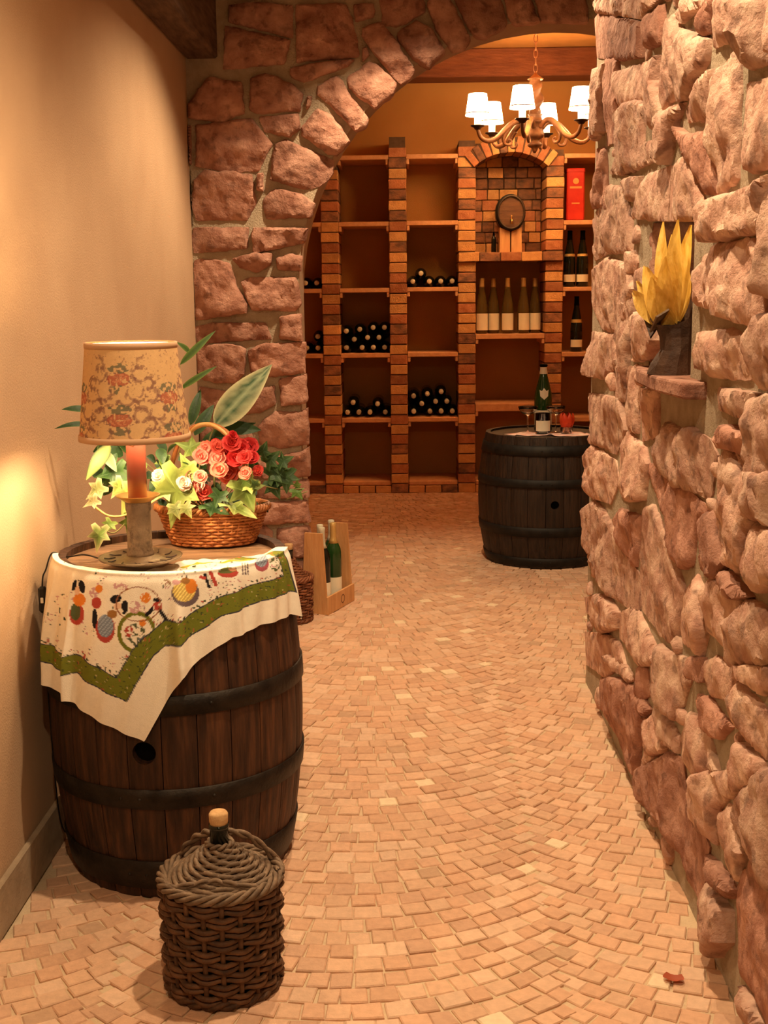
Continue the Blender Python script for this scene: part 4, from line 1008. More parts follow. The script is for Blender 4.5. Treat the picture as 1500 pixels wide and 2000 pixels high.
# ------------------------------------------------------------------ chandelier
CS = 1.15; CHX, CHY, CZ0 = .613*CS, 6.1*CS, 1.22*(1-CS); ZL = (ZR-CZ0)/CS
ch = thing('chandelier', 'carved wooden chandelier with six lit candle shades hanging by chain', 'chandelier', (CHX, CHY, CZ0)); ch.scale = (CS, CS, CS)
G().lathe([(.0, 1.895), (.006, 1.893), (.012, 1.905), (.016, 1.915), (.030, 1.922), (.036, 1.930), (.030, 1.938), (.018, 1.945), (.022, 1.955), (.036, 1.962), (.044, 1.968), (.044, 1.985), (.036, 1.99), (.036, 2.025), (.048, 2.030), (.048, 2.040), (.034, 2.045), (.030, 2.062), (.036, 2.07), (.0, 2.075)], 32, cap=False).build('turned_hub', 'carved_wood', ch, smooth=True)
# barley twist body
v = []; n, m = 24, 40
for j in range(m+1):
    u = j/m; z = 2.068+.165*u; env = .020+.014*math.sin(PI*min(1, u*1.05))**.7
    for i in range(n):
        a = 2*PI*i/n; r = env*(1+.24*math.cos(2*(a-u*7))); v.append((r*math.cos(a), r*math.sin(a), z))
G().add(v, [(j*n+i, j*n+(i+1) % n, (j+1)*n+(i+1) % n, (j+1)*n+i) for j in range(m) for i in range(n)]).build('twisted_stem', 'carved_wood', ch, smooth=True)
G().lathe([(.0, 2.228), (.036, 2.228), (.038, 2.232), (.026, 2.240), (.010, 2.252), (.004, 2.262), (.0, 2.262)], 28, cap=False).build('canopy_cap', 'copper', ch, smooth=True)
zz = 2.262
k = 0
while zz < ZL-.02:
    pts = [(.009*math.cos(a), 0, zz+.019+.019*math.sin(a)) for a in np.linspace(0, 2*PI, 16, endpoint=False)]
    g = G().tube(pts, .0028, 6, closed=True)
    if k % 2: g.xf(Matrix.Rotation(PI/2, 4, 'Z'))
    g.build('chain_link', 'copper', ch, smooth=True); zz += .033; k += 1
G().lathe([(.0, ZL-.03), (.02, ZL-.03), (.05, ZL-.002), (.0, ZL-.002)], 24, cap=False).build('ceiling_rose', 'copper', ch, smooth=True)
RCH = .283
for k in range(6):
    a = math.radians(192.5+60*k)
    rotm = Matrix.Rotation(a, 4, 'Z')
    prof = [(.036, 0, 2.008), (.062, 0, 2.034), (.10, 0, 2.034), (.145, 0, 2.000), (.19, 0, 1.958), (.235, 0, 1.945), (.268, 0, 1.962), (.283, 0, 1.998)]
    sp_ = smooth_path(prof, 6); nn = len(sp_)
    arm = G().tube(sp_, [.0145-.005*abs(2*i/nn-.7) for i in range(nn)], 10).xf(rotm).build('arm', 'carved_wood', ch, smooth=True)
    sc = smooth_path([(.125, 0, 2.006), (.155, 0, 1.965), (.15, 0, 1.935), (.125, 0, 1.93), (.115, 0, 1.945), (.128, 0, 1.955)], 5)
    G().tube(sc, [.010-.006*i/len(sc) for i in range(len(sc))], 8).xf(rotm).build('scroll', 'carved_wood', arm, smooth=True)
    cx, cy = RCH*math.cos(a), RCH*math.sin(a)
    G().lathe([(.0, 1.995), (.012, 1.996), (.020, 2.006), (.033, 2.012), (.034, 2.016), (.018, 2.014), (.0, 2.014)], 24, cx, cy, cap=False).build('drip_pan', 'dark_iron', ch, smooth=True)
    G().lathe([(.0, 2.014), (.016, 2.014), (.016, 2.070), (.0, 2.070)], 20, cx, cy, cap=False).build('candle_sleeve', 'sleeve', ch, smooth=True)
    s_ = G().lathe([(.0585, 2.060), (.0565, 2.068), (.043, 2.158)], 32, cx, cy, cap=False).build('candle_shade', 'candle_shade', ch, smooth=True)
    G().lathe([(.0580, 2.0675), (.0585, 2.0705), (.0570, 2.0725)], 32, cx, cy, cap=False).build('shade_braid', 'brass', s_, smooth=True)
    point('chandelier_bulb', (CHX+cx*CS, CHY+cy*CS, CZ0+2.115*CS), 7.5, .02, (1, .50, .19))

# ------------------------------------------------------------------ things on the rear barrel
HB = .60-.010+.001
def onb(px, py, z=HB): return on(px, py, 2, z)
cb = make_bottle('sparkling_wine_bottle', 'green sparkling wine bottle with white neck label on blackened barrel', 'bottle', 'champ', 'green_glass', 'black', (.634, 5.80, HB), lab=(.03, .10, *FR), caplen=.03, neck=(.268, .300, 'label'))
ol = [(0, .150), (.45, .166), (.62, .196), (.30, .190), (0, .204), (-.30, .190), (-.62, .196), (-.45, .166)]; bp_ = bottle_prof('champ')
def cw(a, z): r = np.interp(z, [q_[1] for q_ in bp_[2:]], [q_[0] for q_ in bp_[2:]])+.0012; return (r*math.sin(a), -r*math.cos(a), z)
G().add([cw(a, z) for a, z in ol]+[cw(a*.5, .178+(z-.178)*.5) for a, z in ol]+[cw(0, .178)], [(i, (i+1) % 8, 8+(i+1) % 8, 8+i) for i in range(8)]+[(8+i, 8+(i+1) % 8, 16) for i in range(8)]).build('shield_label', 'label', cb, smooth=True)
def coupe(loc, lab):
    t = thing('coupe_glass', lab, 'glass', loc, (0, 0, 0), 'coupe glasses on the barrel')
    G().lathe([(.0, .0), (.030, .0), (.030, .0015), (.006, .004), (.0035, .012), (.0035, .075), (.008, .082), (.03, .092), (.042, .108), (.046, .122), (.0445, .122), (.040, .109), (.028, .0945), (.0, .086)], 28, cap=False).build('glass', 'clear_glass', t, smooth=True)
coupe((.553, 5.70, HB+.003), 'clear stemmed coupe glass standing on napkin away from the tulip candle'); coupe((.682, 5.70, HB+.003), 'clear stemmed coupe glass between sparkling bottle and tulip candle')
jar = thing('glass_jar', 'clear glass tumbler with a blank grey paper label in front of sparkling bottle', 'jar', (.617, 5.655, HB+.003))
G().lathe([(.0, .0), (.034, .0), (.0355, .004), (.0355, .095), (.034, .095), (.034, .006), (.0, .006)], 28, cap=False).build('glass', 'clear_glass', jar, smooth=True)
G().lathe([(.0, .006), (.0335, .006), (.0335, .012), (.0, .012)], 28, cap=False).build('moss_bed', 'green_glass', jar)
g = G(); n = 12; g.add([(.0362*math.cos(-PI/2-1.1+2.2*i/n), .0362*math.sin(-PI/2-1.1+2.2*i/n), z) for z in (.014, .062) for i in range(n+1)], [(i, i+1, n+2+i, n+1+i) for i in range(n)])
g.build('paper_label', 'label', jar, smooth=True)
tu = thing('tulip_candle', 'orange-red tulip shaped candle in small glass on blackened barrel', 'candle', (.727, 5.66, HB+.003))
G().lathe([(.0, .0), (.026, .0), (.030, .03), (.029, .03), (.025, .003), (.0, .003)], 24, cap=False).build('glass_cup', 'clear_glass', tu, smooth=True)
for k in range(6):
    a0 = 2*PI*k/6; v = []
    for j in range(8):
        u = j/7; w = .021*math.sin(PI*min(.97, .12+u*.86))**.7; r = (.012+.025*math.sin(PI*(.15+.62*u)))*(.9 if k % 2 else 1); z = .024+.072*u
        for i in range(5):
            q = (i-2)/2; a = a0+q*w/.030; v.append(((r-.004*q*q)*math.cos(a), (r-.004*q*q)*math.sin(a), z-.006*q*q*u))
    G().add(v, [(j*5+i, j*5+i+1, j*5+i+6, j*5+i+5) for j in range(7) for i in range(4)]).build('petal', 'tulip', tu, smooth=True)
def napkin(cx, cy, rot, lab, s_=.09):
    n = 12; v = []
    for j in range(n+1):
        for i in range(n+1):
            x, y = (i/n-.5)*2*s_, (j/n-.5)*2*s_; v.append((x, y, .0015+.004*max(0, math.sin(x*40)*math.sin(y*30))+.02*max(0, (abs(x)/s_-.75))*(y < 0)))
    o = G().add(v, [(j*(n+1)+i, j*(n+1)+i+1, (j+1)*(n+1)+i+1, (j+1)*(n+1)+i) for j in range(n) for i in range(n)]).build('paper_napkin', 'napkin', None, smooth=True)
    o.location = (cx, cy, HB+.0005); o.rotation_euler = (0, 0, rot); tag(o, lab, 'napkin'); md = o.modifiers.new('s', 'SOLIDIFY'); md.thickness = .001
napkin(.545, 5.64, .6, 'pink and white paper napkin under coupe glass beside jar', .075)
napkin(.73, 5.63, .15, 'pink and white paper napkin under the tulip candle', .085)

# ------------------------------------------------------------------ bottle carrier
axv = Vector((.36, .933, 0)).normalized(); ang = math.atan2(axv.y, axv.x)
near = Vector((-.322, 4.655, 0)); CW, CL = .112, .25
nv_ = Vector((-axv.y, axv.x, 0)); cc = near+axv*CL/2+nv_*CW/2
cr = thing('bottle_carrier', 'small pine bottle carrier with tall tapering ends beside stone pillar', 'crate', (cc.x, cc.y, 0), (0, 0, ang))
for s_ in (-1, 1):
    x0 = s_*CL/2; x1 = x0-s_*.010; hb, ht = CW/2, .037
    v = [(x0, -hb, 0), (x0, hb, 0), (x0, ht, .322), (x0, -ht, .322)]; v += [(x1, y, z) for x, y, z in v]
    o = G().add(v, [(0, 1, 2, 3), (7, 6, 5, 4), (0, 4, 5, 1), (1, 5, 6, 2), (2, 6, 7, 3), (3, 7, 4, 0)]).build('end_panel', 'pine', cr)
    sb = G().box(-CL/2-.002, CL/2+.002, s_*CW/2-.005, s_*CW/2+.004, .001, .072, .001).build('side_board', 'pine', cr)
    if s_ < 0:
        G().add(*(lambda r: ([(r*math.cos(a)+.01, -CW/2-.0055, .036+r*math.sin(a)) for r in (.015, .018) for a in np.linspace(0, 2*PI, 24, endpoint=False)], [(i, (i+1) % 24, 24+(i+1) % 24, 24+i) for i in range(24)]))(1) if False else
                ([(rr_*math.cos(a)+.01, -CW/2-.0056, .036+rr_*math.sin(a)) for rr_ in (.014, .018) for a in np.linspace(0, 2*PI, 24, endpoint=False)], [(i, (i+1) % 24, 24+(i+1) % 24, 24+i) for i in range(24)])).build('burnt_stamp', 'crate_print', sb)
G().box(-CL/2+.011, CL/2-.011, -CW/2+.006, CW/2-.006, .006, .014).build('base_board', 'pine', cr)
mw = Matrix.Translation((cc.x, cc.y, 0)) @ Matrix.Rotation(ang, 4, 'Z')
for i, (u, w, gl, cap_, lb_) in enumerate(((-.080, -.016, 'dark_glass', 'capsule', 'dark bottle with pale capsule beside near end of pine carrier'), (-.026, .017, 'dark_glass', 'capsule', 'dark bottle in the pine carrier, behind its near and gold foiled neighbours'),
                                    (.026, -.016, 'green_glass', 'capsule_gold', 'green bottle with gold foil in middle of pine carrier'), (.080, .017, 'green_glass', 'capsule', 'green bottle with pale capsule at far end of pine carrier'))):
    p = mw @ Vector((u, w, .0145))
    b_ = make_bottle('carried_wine_bottle', lb_, 'bottle', 'bordeaux', gl, cap_, p, (0, 0, 0), 'bottles in the pine carrier', lab=(.035, .10, -2.6, .5), caplen=.075); b_.scale = (.84, .84, 1.07)

# ------------------------------------------------------------------ flower basket
BX, BY = -.447, 2.742
bk = thing('flower_basket', 'orange wicker flower basket with hooped handle on barrel', 'basket', (BX, BY, HEADZ+.002))
def bR(z): return .088+.036*(z/.088)**.8
ECC = .66; bh = .088
G().lathe([(.0, .002), (.084, .003), (.118, bh*.9), (.116, bh*.9), (.08, .008), (.0, .008)], 48, cap=False).xf(Matrix.Diagonal((1, ECC, 1, 1))).build('basket_liner', 'wicker_dark', bk, smooth=True)
for j in range(11):
    z = .006+j*.0073
    G().tube(weave_row(bR(z), z, 0, 44, (j % 2)*PI, .0022, 176, ECC), .0036, 6, closed=True).build('weaver', 'wicker_orange', bk, smooth=True)
for k in range(44):
    a = 2*PI*(k+.5)/44
    G().tube([(bR(z)*math.cos(a), ECC*bR(z)*math.sin(a), z) for z in (.003, .04, .08)], .0024, 5).build('stake', 'wicker_orange', bk, smooth=True)
g = G(); twist_ring(g, bR(bh)+.001, bh-.002, .0042, 3, 22, .0055, 264, ECC); g.build('braided_rim', 'wicker_orange', bk, smooth=True)
for s_ in range(2):
    pts = []
    for i in range(41):
        u = i/40*PI; b2 = i*.25+PI*s_; pts.append((.108*math.cos(u)+.0035*math.cos(b2), -.01+.0035*math.sin(b2), bh-.02+.205*math.sin(u)**.85))
    G().tube(pts, .0052, 7).xf(Matrix.Rotation(-.35, 4, 'Z')).build('handle', 'wicker_pale' if s_ == 0 else 'wicker_orange', bk, smooth=True)

# ---- leaves and blossoms
CAMV = Vector(CP)
def leaf_frame(base, tip, roll=0, up=.55):
    ax = (tip-base); L = ax.length; ax.normalize()
    view = (CAMV-base).normalized(); nrm = (view*(1-up)+Vector((0, 0, 1))*up); nrm = (nrm-ax*nrm.dot(ax)).normalized()
    nrm = Matrix.Rotation(roll, 3, ax) @ nrm; return ax, nrm, ax.cross(nrm), L
def blade(base, tip, width, c_mid, c_edge, parent, name='leaf', bend=.12, cup=.18, roll=0, up=.4, vein=None, stripes=0, shape=1.0, loc=Vector((0, 0, 0)), irr=.0):
    ax, nr, sd, L = leaf_frame(base, tip, roll, up); N, K = 14, 9; v = []; c = []
    for i in range(N+1):
        u = i/N; w = width*math.sin(PI*min(1, u**(.75*shape)*.985+.012))**.85; 
        for k in range(K):
            q = (k-(K-1)/2)/((K-1)/2)
            p = base+ax*(L*u)+sd*(w*q)+nr*(-bend*L*(2*u-1)**2*.6+bend*L*.6+abs(q)*w*cup)-base*0-loc
            v.append(tuple(p)); e_ = abs(q)**2.2
            if irr: e_ = min(1, e_+irr*(mnoise.noise(Vector((u*9, q*3, L*90)))))
            e_ = max(0, e_); col = [a*(1-e_)+b2*e_ for a, b2 in zip(c_mid, c_edge)]
            if stripes:
                s2 = max(0, math.sin((u*1.0-abs(q)*.35)*2*PI*stripes)); s2 *= (1-abs(q))**.5; col = [a*(1-.55*s2)+b2*.55*s2 for a, b2 in zip(col, (.42, .50, .28))]
            if vein and k == K//2: col = vein
            c.append(tuple(col))
    return G().add(v, [(i*K+k, i*K+k+1, (i+1)*K+k+1, (i+1)*K+k) for i in range(N) for k in range(K-1)], c).build(name, 'leaf', parent, smooth=True)
IVY = [(0, 0), (.30, -.16), (.50, -.05), (.34, .16), (.62, .42), (.26, .46), (.0, 1.0), (-.26, .46), (-.62, .42), (-.34, .16), (-.50, -.05), (-.30, -.16)]
def ivy(base, tip, c_mid, c_edge, parent, name='ivy_leaf', roll=0, up=.4, loc=Vector((0, 0, 0)), wide=1.0):
    ax, nr, sd, L = leaf_frame(base, tip, roll, up); cpt = Vector((0, .33)); v = [cpt]; c = [c_mid]; n = 0; rows = 4; out = []
    for i in range(len(IVY)):
        a, b2 = Vector(IVY[i]), Vector(IVY[(i+1) % len(IVY)])
        for j in range(3):
            out.append(a.lerp(b2, j/3))
    m = len(out); V = [tuple(base-loc+ax*(L*.33))]; Cc = [tuple(c_mid)]
    for r in range(1, rows+1):
        s_ = r/rows
        for p in out:
            q = cpt+(p-cpt)*s_; z = .10*L*math.sin(q.x*5)*math.cos(q.y*4)+.10*L*(abs(q.x))-.18*L*q.y*q.y
            V.append(tuple(base-loc+ax*(L*q.y)+sd*(L*q.x*wide)+nr*z)); t_ = max(0, (s_-.55)/.45)**1.3
            k = mnoise.noise(Vector((q.x*4, q.y*4, L*300)))*.5; t_ = min(1, max(0, t_+k*.6))
            col = [a*(1-t_)+b3*t_ for a, b3 in zip(c_mid, c_edge)]
            if out.index(p) in (6, 12, 18, 24, 30) and s_ < .95: col = [min(.7, a*1.5+.05) for a in col]
            elif out.index(p) in (9, 15, 21, 27): col = [a*.72 for a in col]
            Cc.append(tuple(col))
    f = [(0, 1+i, 1+(i+1) % m) for i in range(m)]
    for r in range(rows-1):
        for i in range(m): f.append((1+r*m+i, 1+(r+1)*m+i, 1+(r+1)*m+(i+1) % m, 1+r*m+(i+1) % m))
    return G().add(V, f, Cc).build(name, 'leaf', parent, smooth=True)
def px3(x, y, Y): return Vector(on(x, y, 1, Y))
PB = Vector((BX, BY, HEADZ+.05))
def stemt(parent, pts, r=.0022, mat='stem', name='stem', loc=PB):
    return G().tube([tuple(p-loc) for p in smooth_path(pts, 5)], r, 6).build(name, mat, parent, smooth=True)
DG, MG, LG, CRM, YG = (.02, .055, .014), (.05, .11, .025), (.16, .24, .05), (.72, .66, .36), (.25, .32, .065)
# big variegated plant behind the basket flowers
vp = thing('variegated_plant', 'leafy plant with one big white veined leaf rising behind lampshade', 'plant', PB)
root = PB+Vector((-.02, .03, .02))
blade(px3(420, 832, 2.76), px3(531, 712, 2.80), .034, (.035, .10, .045), (.62, .60, .34), vp, bend=.05, cup=.10, up=.15, stripes=9, irr=.30, vein=(.30, .38, .22), loc=PB, shape=.95)
stemt(vp, [root, px3(405, 880, 2.76), px3(420, 832, 2.76)])
blade(px3(352, 712, 2.80), px3(421, 646, 2.82), .0085, MG, LG, vp, bend=.10, up=.2, loc=PB); blade(px3(372, 690, 2.82), px3(344, 668, 2.80), .007, MG, LG, vp, loc=PB)
blade(px3(352, 760, 2.82), px3(424, 715, 2.83), .007, MG, LG, vp, bend=.12, up=.2, loc=PB)
blade(px3(372, 830, 2.80), px3(392, 760, 2.84), .012, DG, MG, vp, up=.2, loc=PB); blade(px3(380, 850, 2.80), px3(418, 790, 2.84), .014, DG, MG, vp, up=.2, loc=PB)
blade(px3(440, 836, 2.79), px3(510, 840, 2.80), .016, DG, DG, vp, up=.2, loc=PB); blade(px3(395, 860, 2.80), px3(500, 826, 2.84), .014, DG, MG, vp, up=.2, loc=PB)
blade(px3(178, 803, 2.72), px3(120, 800, 2.70), .010, DG, MG, vp, up=.5, loc=PB); blade(px3(180, 832, 2.72), px3(106, 838, 2.68), .007, DG, MG, vp, bend=.25, up=.4, loc=PB)
blade(px3(210, 850, 2.72), px3(215, 800, 2.70), .012, DG, MG, vp, up=.3, loc=PB)
for a, b2 in (((352, 712), (340, 850)), ((352, 760), (345, 860)), ((178, 803), (280, 900)), ((180, 832), (280, 910))):
    stemt(vp, [px3(*a, 2.80), px3(*b2, 2.79), root], .0016)
# dark trailing foliage left, behind the lamp
blade(px3(215, 868, 2.66), px3(168, 938, 2.62), .016, (.42, .46, .14), DG, vp, up=.2, loc=PB, bend=.2); blade(px3(228, 885, 2.66), px3(196, 950, 2.64), .010, DG, MG, vp, up=.2, loc=PB)
blade(px3(205, 885, 2.67), px3(228, 922, 2.62), .012, (.30, .32, .14), (.60, .55, .30), vp, up=.1, loc=PB); blade(px3(250, 920, 2.68), px3(200, 950, 2.66), .015, (.07, .12, .035), MG, vp, up=.3, loc=PB)
blade(px3(240, 890, 2.68), px3(205, 872, 2.66), .012, DG, DG, vp, up=.3, loc=PB); blade(px3(250, 880, 2.70), px3(225, 862, 2.66), .012, DG, MG, vp, up=.3, loc=PB)
for k in range(26):                                     # inner foliage
    x, y = random.uniform(180, 330), random.uniform(850, 960)
    q = px3(x, y, random.uniform(2.69, 2.77)); blade(q, q+Vector((rv(.04), rv(.02), rv(.035))), random.uniform(.008, .014), DG, MG if random.random() < .6 else LG, vp, up=random.uniform(.1, .6), loc=PB)
# ivy
iv = thing('ivy_plant', 'yellow-green ivy trailing out of basket onto barrel top', 'plant', PB)
def I(b2, t_, Y, cm, ce, up=.3, wide=1.0, dY=-.01): ivy(px3(*b2, Y), px3(*t_, Y+dY), cm, ce, iv, up=up, loc=PB, wide=wide)
I((352, 920), (332, 1038), 2.64, (.17, .23, .045), (.28, .33, .08), .15, .62); I((330, 945), (290, 982), 2.64, (.18, .25, .05), (.45, .46, .16), .2, .8)
I((385, 880), (340, 862), 2.70, (.14, .22, .04), YG, .2, .8); I((372, 925), (352, 885), 2.68, (.20, .28, .05), (.46, .50, .16), .2, .9); I((325, 925), (312, 890), 2.69, (.16, .24, .05), YG, .2, .8); I((345, 935), (320, 915), 2.67, (.24, .32, .06), (.55, .58, .22), .2, .9); I((330, 900), (300, 905), 2.70, MG, YG, .2, .9)
I((340, 985), (352, 1015), 2.63, (.14, .16, .05), (.30, .30, .10), .2); I((360, 985), (375, 1012), 2.63, (.16, .18, .05), (.30, .30, .10), .2)
I((262, 955), (235, 1010), 2.60, (.34, .42, .08), (.62, .62, .20), .2, .9); I((240, 940), (215, 975), 2.60, YG, (.70, .64, .32), .2, .8)
I((262, 1010), (248, 1055), 2.58, (.10, .16, .02), (.14, .20, .03), .3, .9); I((218, 1018), (205, 1042), 2.59, LG, YG, .3)
I((196, 1030), (188, 1082), 2.54, (.16, .24, .05), (.72, .66, .34), .2, .7)
I((200, 948), (165, 975), 2.62, (.22, .24, .08), (.60, .52, .28), .3, .8); I((190, 975), (160, 990), 2.60, (.30, .26, .12), (.60, .50, .30), .3, .8); I((240, 920), (180, 930), 2.64, DG, MG, .3, .8)
I((470, 940), (500, 1000), 2.66, (.13, .20, .035), (.30, .36, .10), .5, 1.0); I((440, 985), (505, 1003), 2.655, (.18, .25, .05), (.40, .45, .14), .75, .8)
I((495, 935), (455, 965), 2.66, (.36, .42, .08), (.44, .48, .14), .3, .8); I((480, 950), (470, 915), 2.655, (.08, .14, .02), (.16, .22, .05), .2, .7); I((500, 950), (490, 935), 2.65, MG, LG, .3)
I((400, 985), (450, 1000), 2.66, DG, MG, .5, .8); I((430, 960), (420, 995), 2.66, DG, MG, .3)
for b2, t_ in (((520, 905), (545, 880)), ((525, 930), (560, 905)), ((540, 925), (575, 945)), ((530, 940), (548, 975)), ((510, 890), (520, 862)), ((545, 905), (572, 890)), ((558, 920), (560, 965))):
    I(b2, t_, 2.72, DG if b2[0] % 2 == 0 else (.035, .085, .03), MG, .3, 1.0)
I((575, 955), (592, 975), 2.72, (.08, .16, .02), (.10, .18, .03), .3); I((580, 950), (580, 938), 2.72, (.10, .18, .03), LG, .3)
stemt(iv, [px3(330, 960, 2.66), px3(262, 1000, 2.58), px3(215, 1008, 2.57), px3(180, 985, 2.60)], .0024, 'wicker_pale', 'vine'); stemt(iv, [px3(500, 945, 2.68), px3(545, 955, 2.72), px3(590, 955, 2.72)], .0016, 'stem', 'vine')
stemt(iv, [px3(560, 975, 2.72), px3(600, 960, 2.72)], .0013, 'stem', 'vine'); stemt(iv, [px3(262, 1000, 2.58), px3(225, 1040, 2.57), px3(196, 1030, 2.54)], .0016, 'stem', 'vine')
# begonias
bg = thing('begonia', 'begonia with clusters of red and pale pink blossoms in the basket', 'plant', PB)
def bloom(c, r, c_in, c_out, seed):
    rs = random.Random(seed); face = (CAMV-c).normalized()*.8+Vector((rs.uniform(-.5, .5), 0, rs.uniform(.0, .6))); q = face.to_track_quat('Z', 'Y').to_matrix().to_4x4()
    V, Fc, Cc = [], [], []
    for lay_, (nn, rad_, tilt_) in enumerate(((7, 1.0, .10), (6, .80, .42), (5, .56, .80), (3, .32, 1.1))):
        for k in range(nn):
            a0 = 2*PI*k/nn+lay_*.4+rs.uniform(-.15, .15); n0 = len(V); t2 = tilt_+rs.uniform(-.15, .15)
            for i in range(6):
                u = i/5; w = .62*rad_*r*math.sin(PI*min(1, .10+u*.80))**.6*(1 if u < .95 else .7)
                for j in range(5):
                    s_ = (j-2)/2; x = u*rad_*r; lat = w*s_; z = x*math.sin(t2*(.4+.8*u))*.9+.12*r*s_*s_+.02*r*lay_; xx = x*math.cos(t2*(.4+.8*u))
                    V.append(tuple(c-PB+(q @ Vector((xx*math.cos(a0)-lat*math.sin(a0), xx*math.sin(a0)+lat*math.cos(a0), z)))))
                    m_ = min(1, max(0, u*.9+.2*abs(s_)+rs.uniform(-.06, .06))); Cc.append(tuple(p_*(1-m_)+o_*m_ for p_, o_ in zip(c_in, c_out)))
            Fc += [(n0+i*5+j, n0+i*5+j+1, n0+(i+1)*5+j+1, n0+(i+1)*5+j) for i in range(5) for j in range(4)]
    G().add(V, Fc, Cc).build('blossom', 'petal', bg, smooth=True)
RD, CO, WH = (.66, .035, .035), (.80, .20, .13), (.92, .72, .58)
for i, (x, y, r, ci, co) in enumerate([(392, 893, 15, CO, (.80, .28, .22)), (402, 878, 15, WH, CO), (424, 874, 14, CO, (.78, .14, .10)), (425, 896, 15, WH, (.78, .16, .12)), (440, 885, 17, RD, (.72, .06, .06)), (452, 866, 16, RD, (.74, .08, .07)), (470, 876, 17, RD, (.70, .05, .05)),
        (488, 872, 15, RD, (.72, .08, .08)), (478, 894, 14, RD, (.76, .10, .09)), (460, 896, 15, RD, (.66, .04, .04)), (445, 924, 19, (.70, .08, .06), CO), (428, 918, 15, (.85, .45, .32), CO), (492, 894, 12, RD, (.72, .06, .06)), (504, 920, 10, CO, (.72, .08, .07)),
        (480, 925, 12, WH, CO), (370, 930, 14, WH, (.86, .42, .34)), (386, 948, 12, WH, (.88, .62, .50)), (391, 932, 12, CO, (.85, .36, .28)), (372, 955, 15, CO, (.80, .22, .16)), (397, 962, 15, RD, (.76, .14, .10)), (358, 945, 13, WH, (.88, .66, .54)), (310, 930, 12, (.86, .84, .66), (.80, .66, .52)), (323, 942, 11, (.88, .80, .64), (.84, .60, .48)), (455, 850, 8, RD, RD), (422, 866, 9, CO, RD)]):
    Yb = 2.655+.02*math.sin(i*2.1)+(.02 if y < 890 else 0); c = px3(x, y, Yb); bloom(c, r*Yb/2400*1.25, ci, co, i)
    if i % 2 == 0: stemt(bg, [c+Vector((0, .012, -.004)), c+Vector((-.01, .04, -.04)), PB+Vector((0, 0, .02))], .0018)
for k in range(34):
    x, y = random.uniform(300, 520), random.uniform(885, 1005); Yk = random.uniform(2.69, 2.76)
    q = px3(x, y, Yk); blade(q, q+Vector((rv(.035), -.015, rv(.03))), random.uniform(.011, .019), DG, (.035, .075, .02), bg, up=random.uniform(.1, .7), loc=PB)

# ------------------------------------------------------------------ dried husks in the wall niche
HN = Vector((XR-.012, 2.585, 1.0565))
hu = thing('dried_husk_arrangement', 'golden dried corn husks in dark bark holder standing in wall niche', 'decoration', HN)
def plate(pts, name, mat, th=.006):
    P = [Vector(p) for p in pts]; nrm = (P[1]-P[0]).cross(P[2]-P[0]).normalized()*th; n = len(P)
    o = G().add([tuple(p) for p in P]+[tuple(p+nrm) for p in P], [tuple(range(n)), tuple(range(2*n-1, n-1, -1))]+[(i, n+i, n+(i+1) % n, (i+1) % n) for i in range(n)]).build(name, mat, hu)
    return o
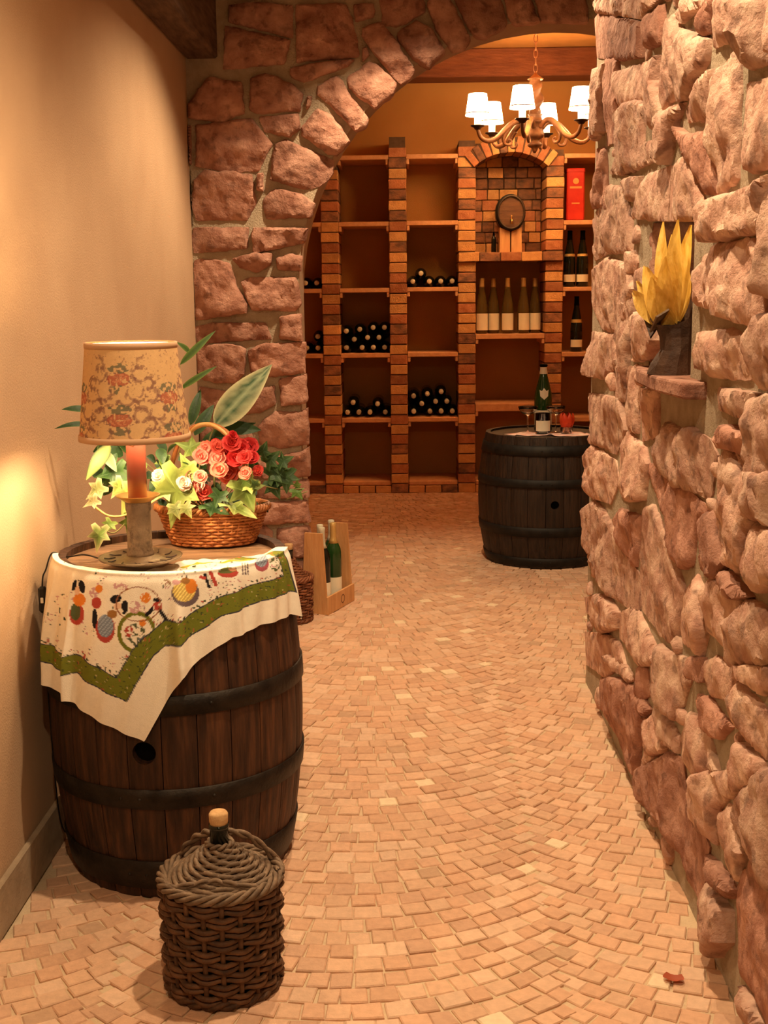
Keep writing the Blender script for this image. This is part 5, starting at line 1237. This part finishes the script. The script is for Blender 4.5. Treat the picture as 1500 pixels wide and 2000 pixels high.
# bark holder: tapering irregular trough with a slanting lip
v = []; n = 12
for j, (z, rx, ry, ox, oy, sl) in enumerate(((0, .050, .050, -.002, .0, 0), (.02, .046, .05, .0, 0, 0), (.05, .034, .044, .006, -.006, 0), (.08, .036, .044, .006, -.004, .004), (.105, .040, .05, .004, .0, .012), (.128, .046, .055, .0, .004, .028))):
    for i in range(n):
        a = 2*PI*i/n; v.append((ox+rx*math.cos(a)*(1+.06*math.sin(3*a+j)), oy+ry*math.sin(a), z+sl*math.sin(a+.6)))
G().add(v, [(j*n+i, j*n+(i+1) % n, (j+1)*n+(i+1) % n, (j+1)*n+i) for j in range(5) for i in range(n)]+[tuple(range(n))[::-1]]).build('bark_holder', 'bark', hu, smooth=False)
plate([(-.044, .020, .075), (-.052, .062, .118), (-.028, .075, .148), (-.018, .035, .11)], 'bark_flap', 'bark'); plate([(-.046, -.045, .12), (-.05, .0, .088), (-.03, .01, .10), (-.02, -.04, .135)], 'bark_flap', 'wicker_grey', .004)
ctr = Vector((-.004, .0, .105))
for k, (y, z, x, w, bd) in enumerate(((-.075, .31, -.01, .016, .2), (-.055, .30, .02, .014, .1), (-.03, .22, -.03, .015, .15), (.0, .21, .03, .016, .1), (.02, .20, -.035, .017, .25), (.06, .31, -.01, .014, .3), (.075, .285, .01, .013, .3), (.10, .22, -.04, .014, .35), (.13, .19, -.05, .013, .4), (.11, .165, -.06, .015, .4), (-.02, .2, -.05, .02, .3), (-.06, .24, -.03, .016, .2), (.04, .22, -.05, .018, .2))):
    tip = Vector((x, y, z)); base = ctr+Vector((x*.25, y*.2, rv(.008))); ax = tip-base; L = ax.length; ax.normalize()
    nr = Vector((-.55, -1, .15)); nr = (nr-ax*nr.dot(ax)).normalized(); sd = ax.cross(nr); V = []; N, K = 10, 5
    for i in range(N+1):
        u = i/N; ww = 1.35*w*(math.sin(PI*min(.98, .18+u*.8))**.8); tw = bd*2*u
        for j in range(K):
            q = (j-2)/2; dd = sd*math.cos(tw)+nr*math.sin(tw)
            V.append(tuple(base+ax*(L*u)+dd*(ww*q)+nr*(bd*L*.5*math.sin(PI*u*.9)*(1 if k % 2 else .5)+.006*q*q)))
    G().add(V, [(i*K+j, i*K+j+1, (i+1)*K+j+1, (i+1)*K+j) for i in range(N) for j in range(K-1)]).build('husk', 'husk', hu, smooth=True)
point('niche_lamp', (XR+.06, NY0+.06, NZ1-.02), .55, .012, (1, .74, .40))

# fallen petal on the floor
p = on(1315, 1917, 2, 0)
v = []
for j in range(5):
    for i in range(5):
        x, y = (i-2)/2, (j-2)/2; v.append((x*.019*(1-.3*y*y), y*.011, .004+.004*x*x+.003*y*y))
o = G().add(v, [(j*5+i, j*5+i+1, j*5+i+6, j*5+i+5) for j in range(4) for i in range(4)], [(.42, .09, .035)]*25).build('fallen_petal', 'petal', None, smooth=True)
o.location = (p[0], p[1], 0); o.rotation_euler = (0, 0, -.3); tag(o, 'single curled red petal lying on paved floor near stone wall', 'petal')
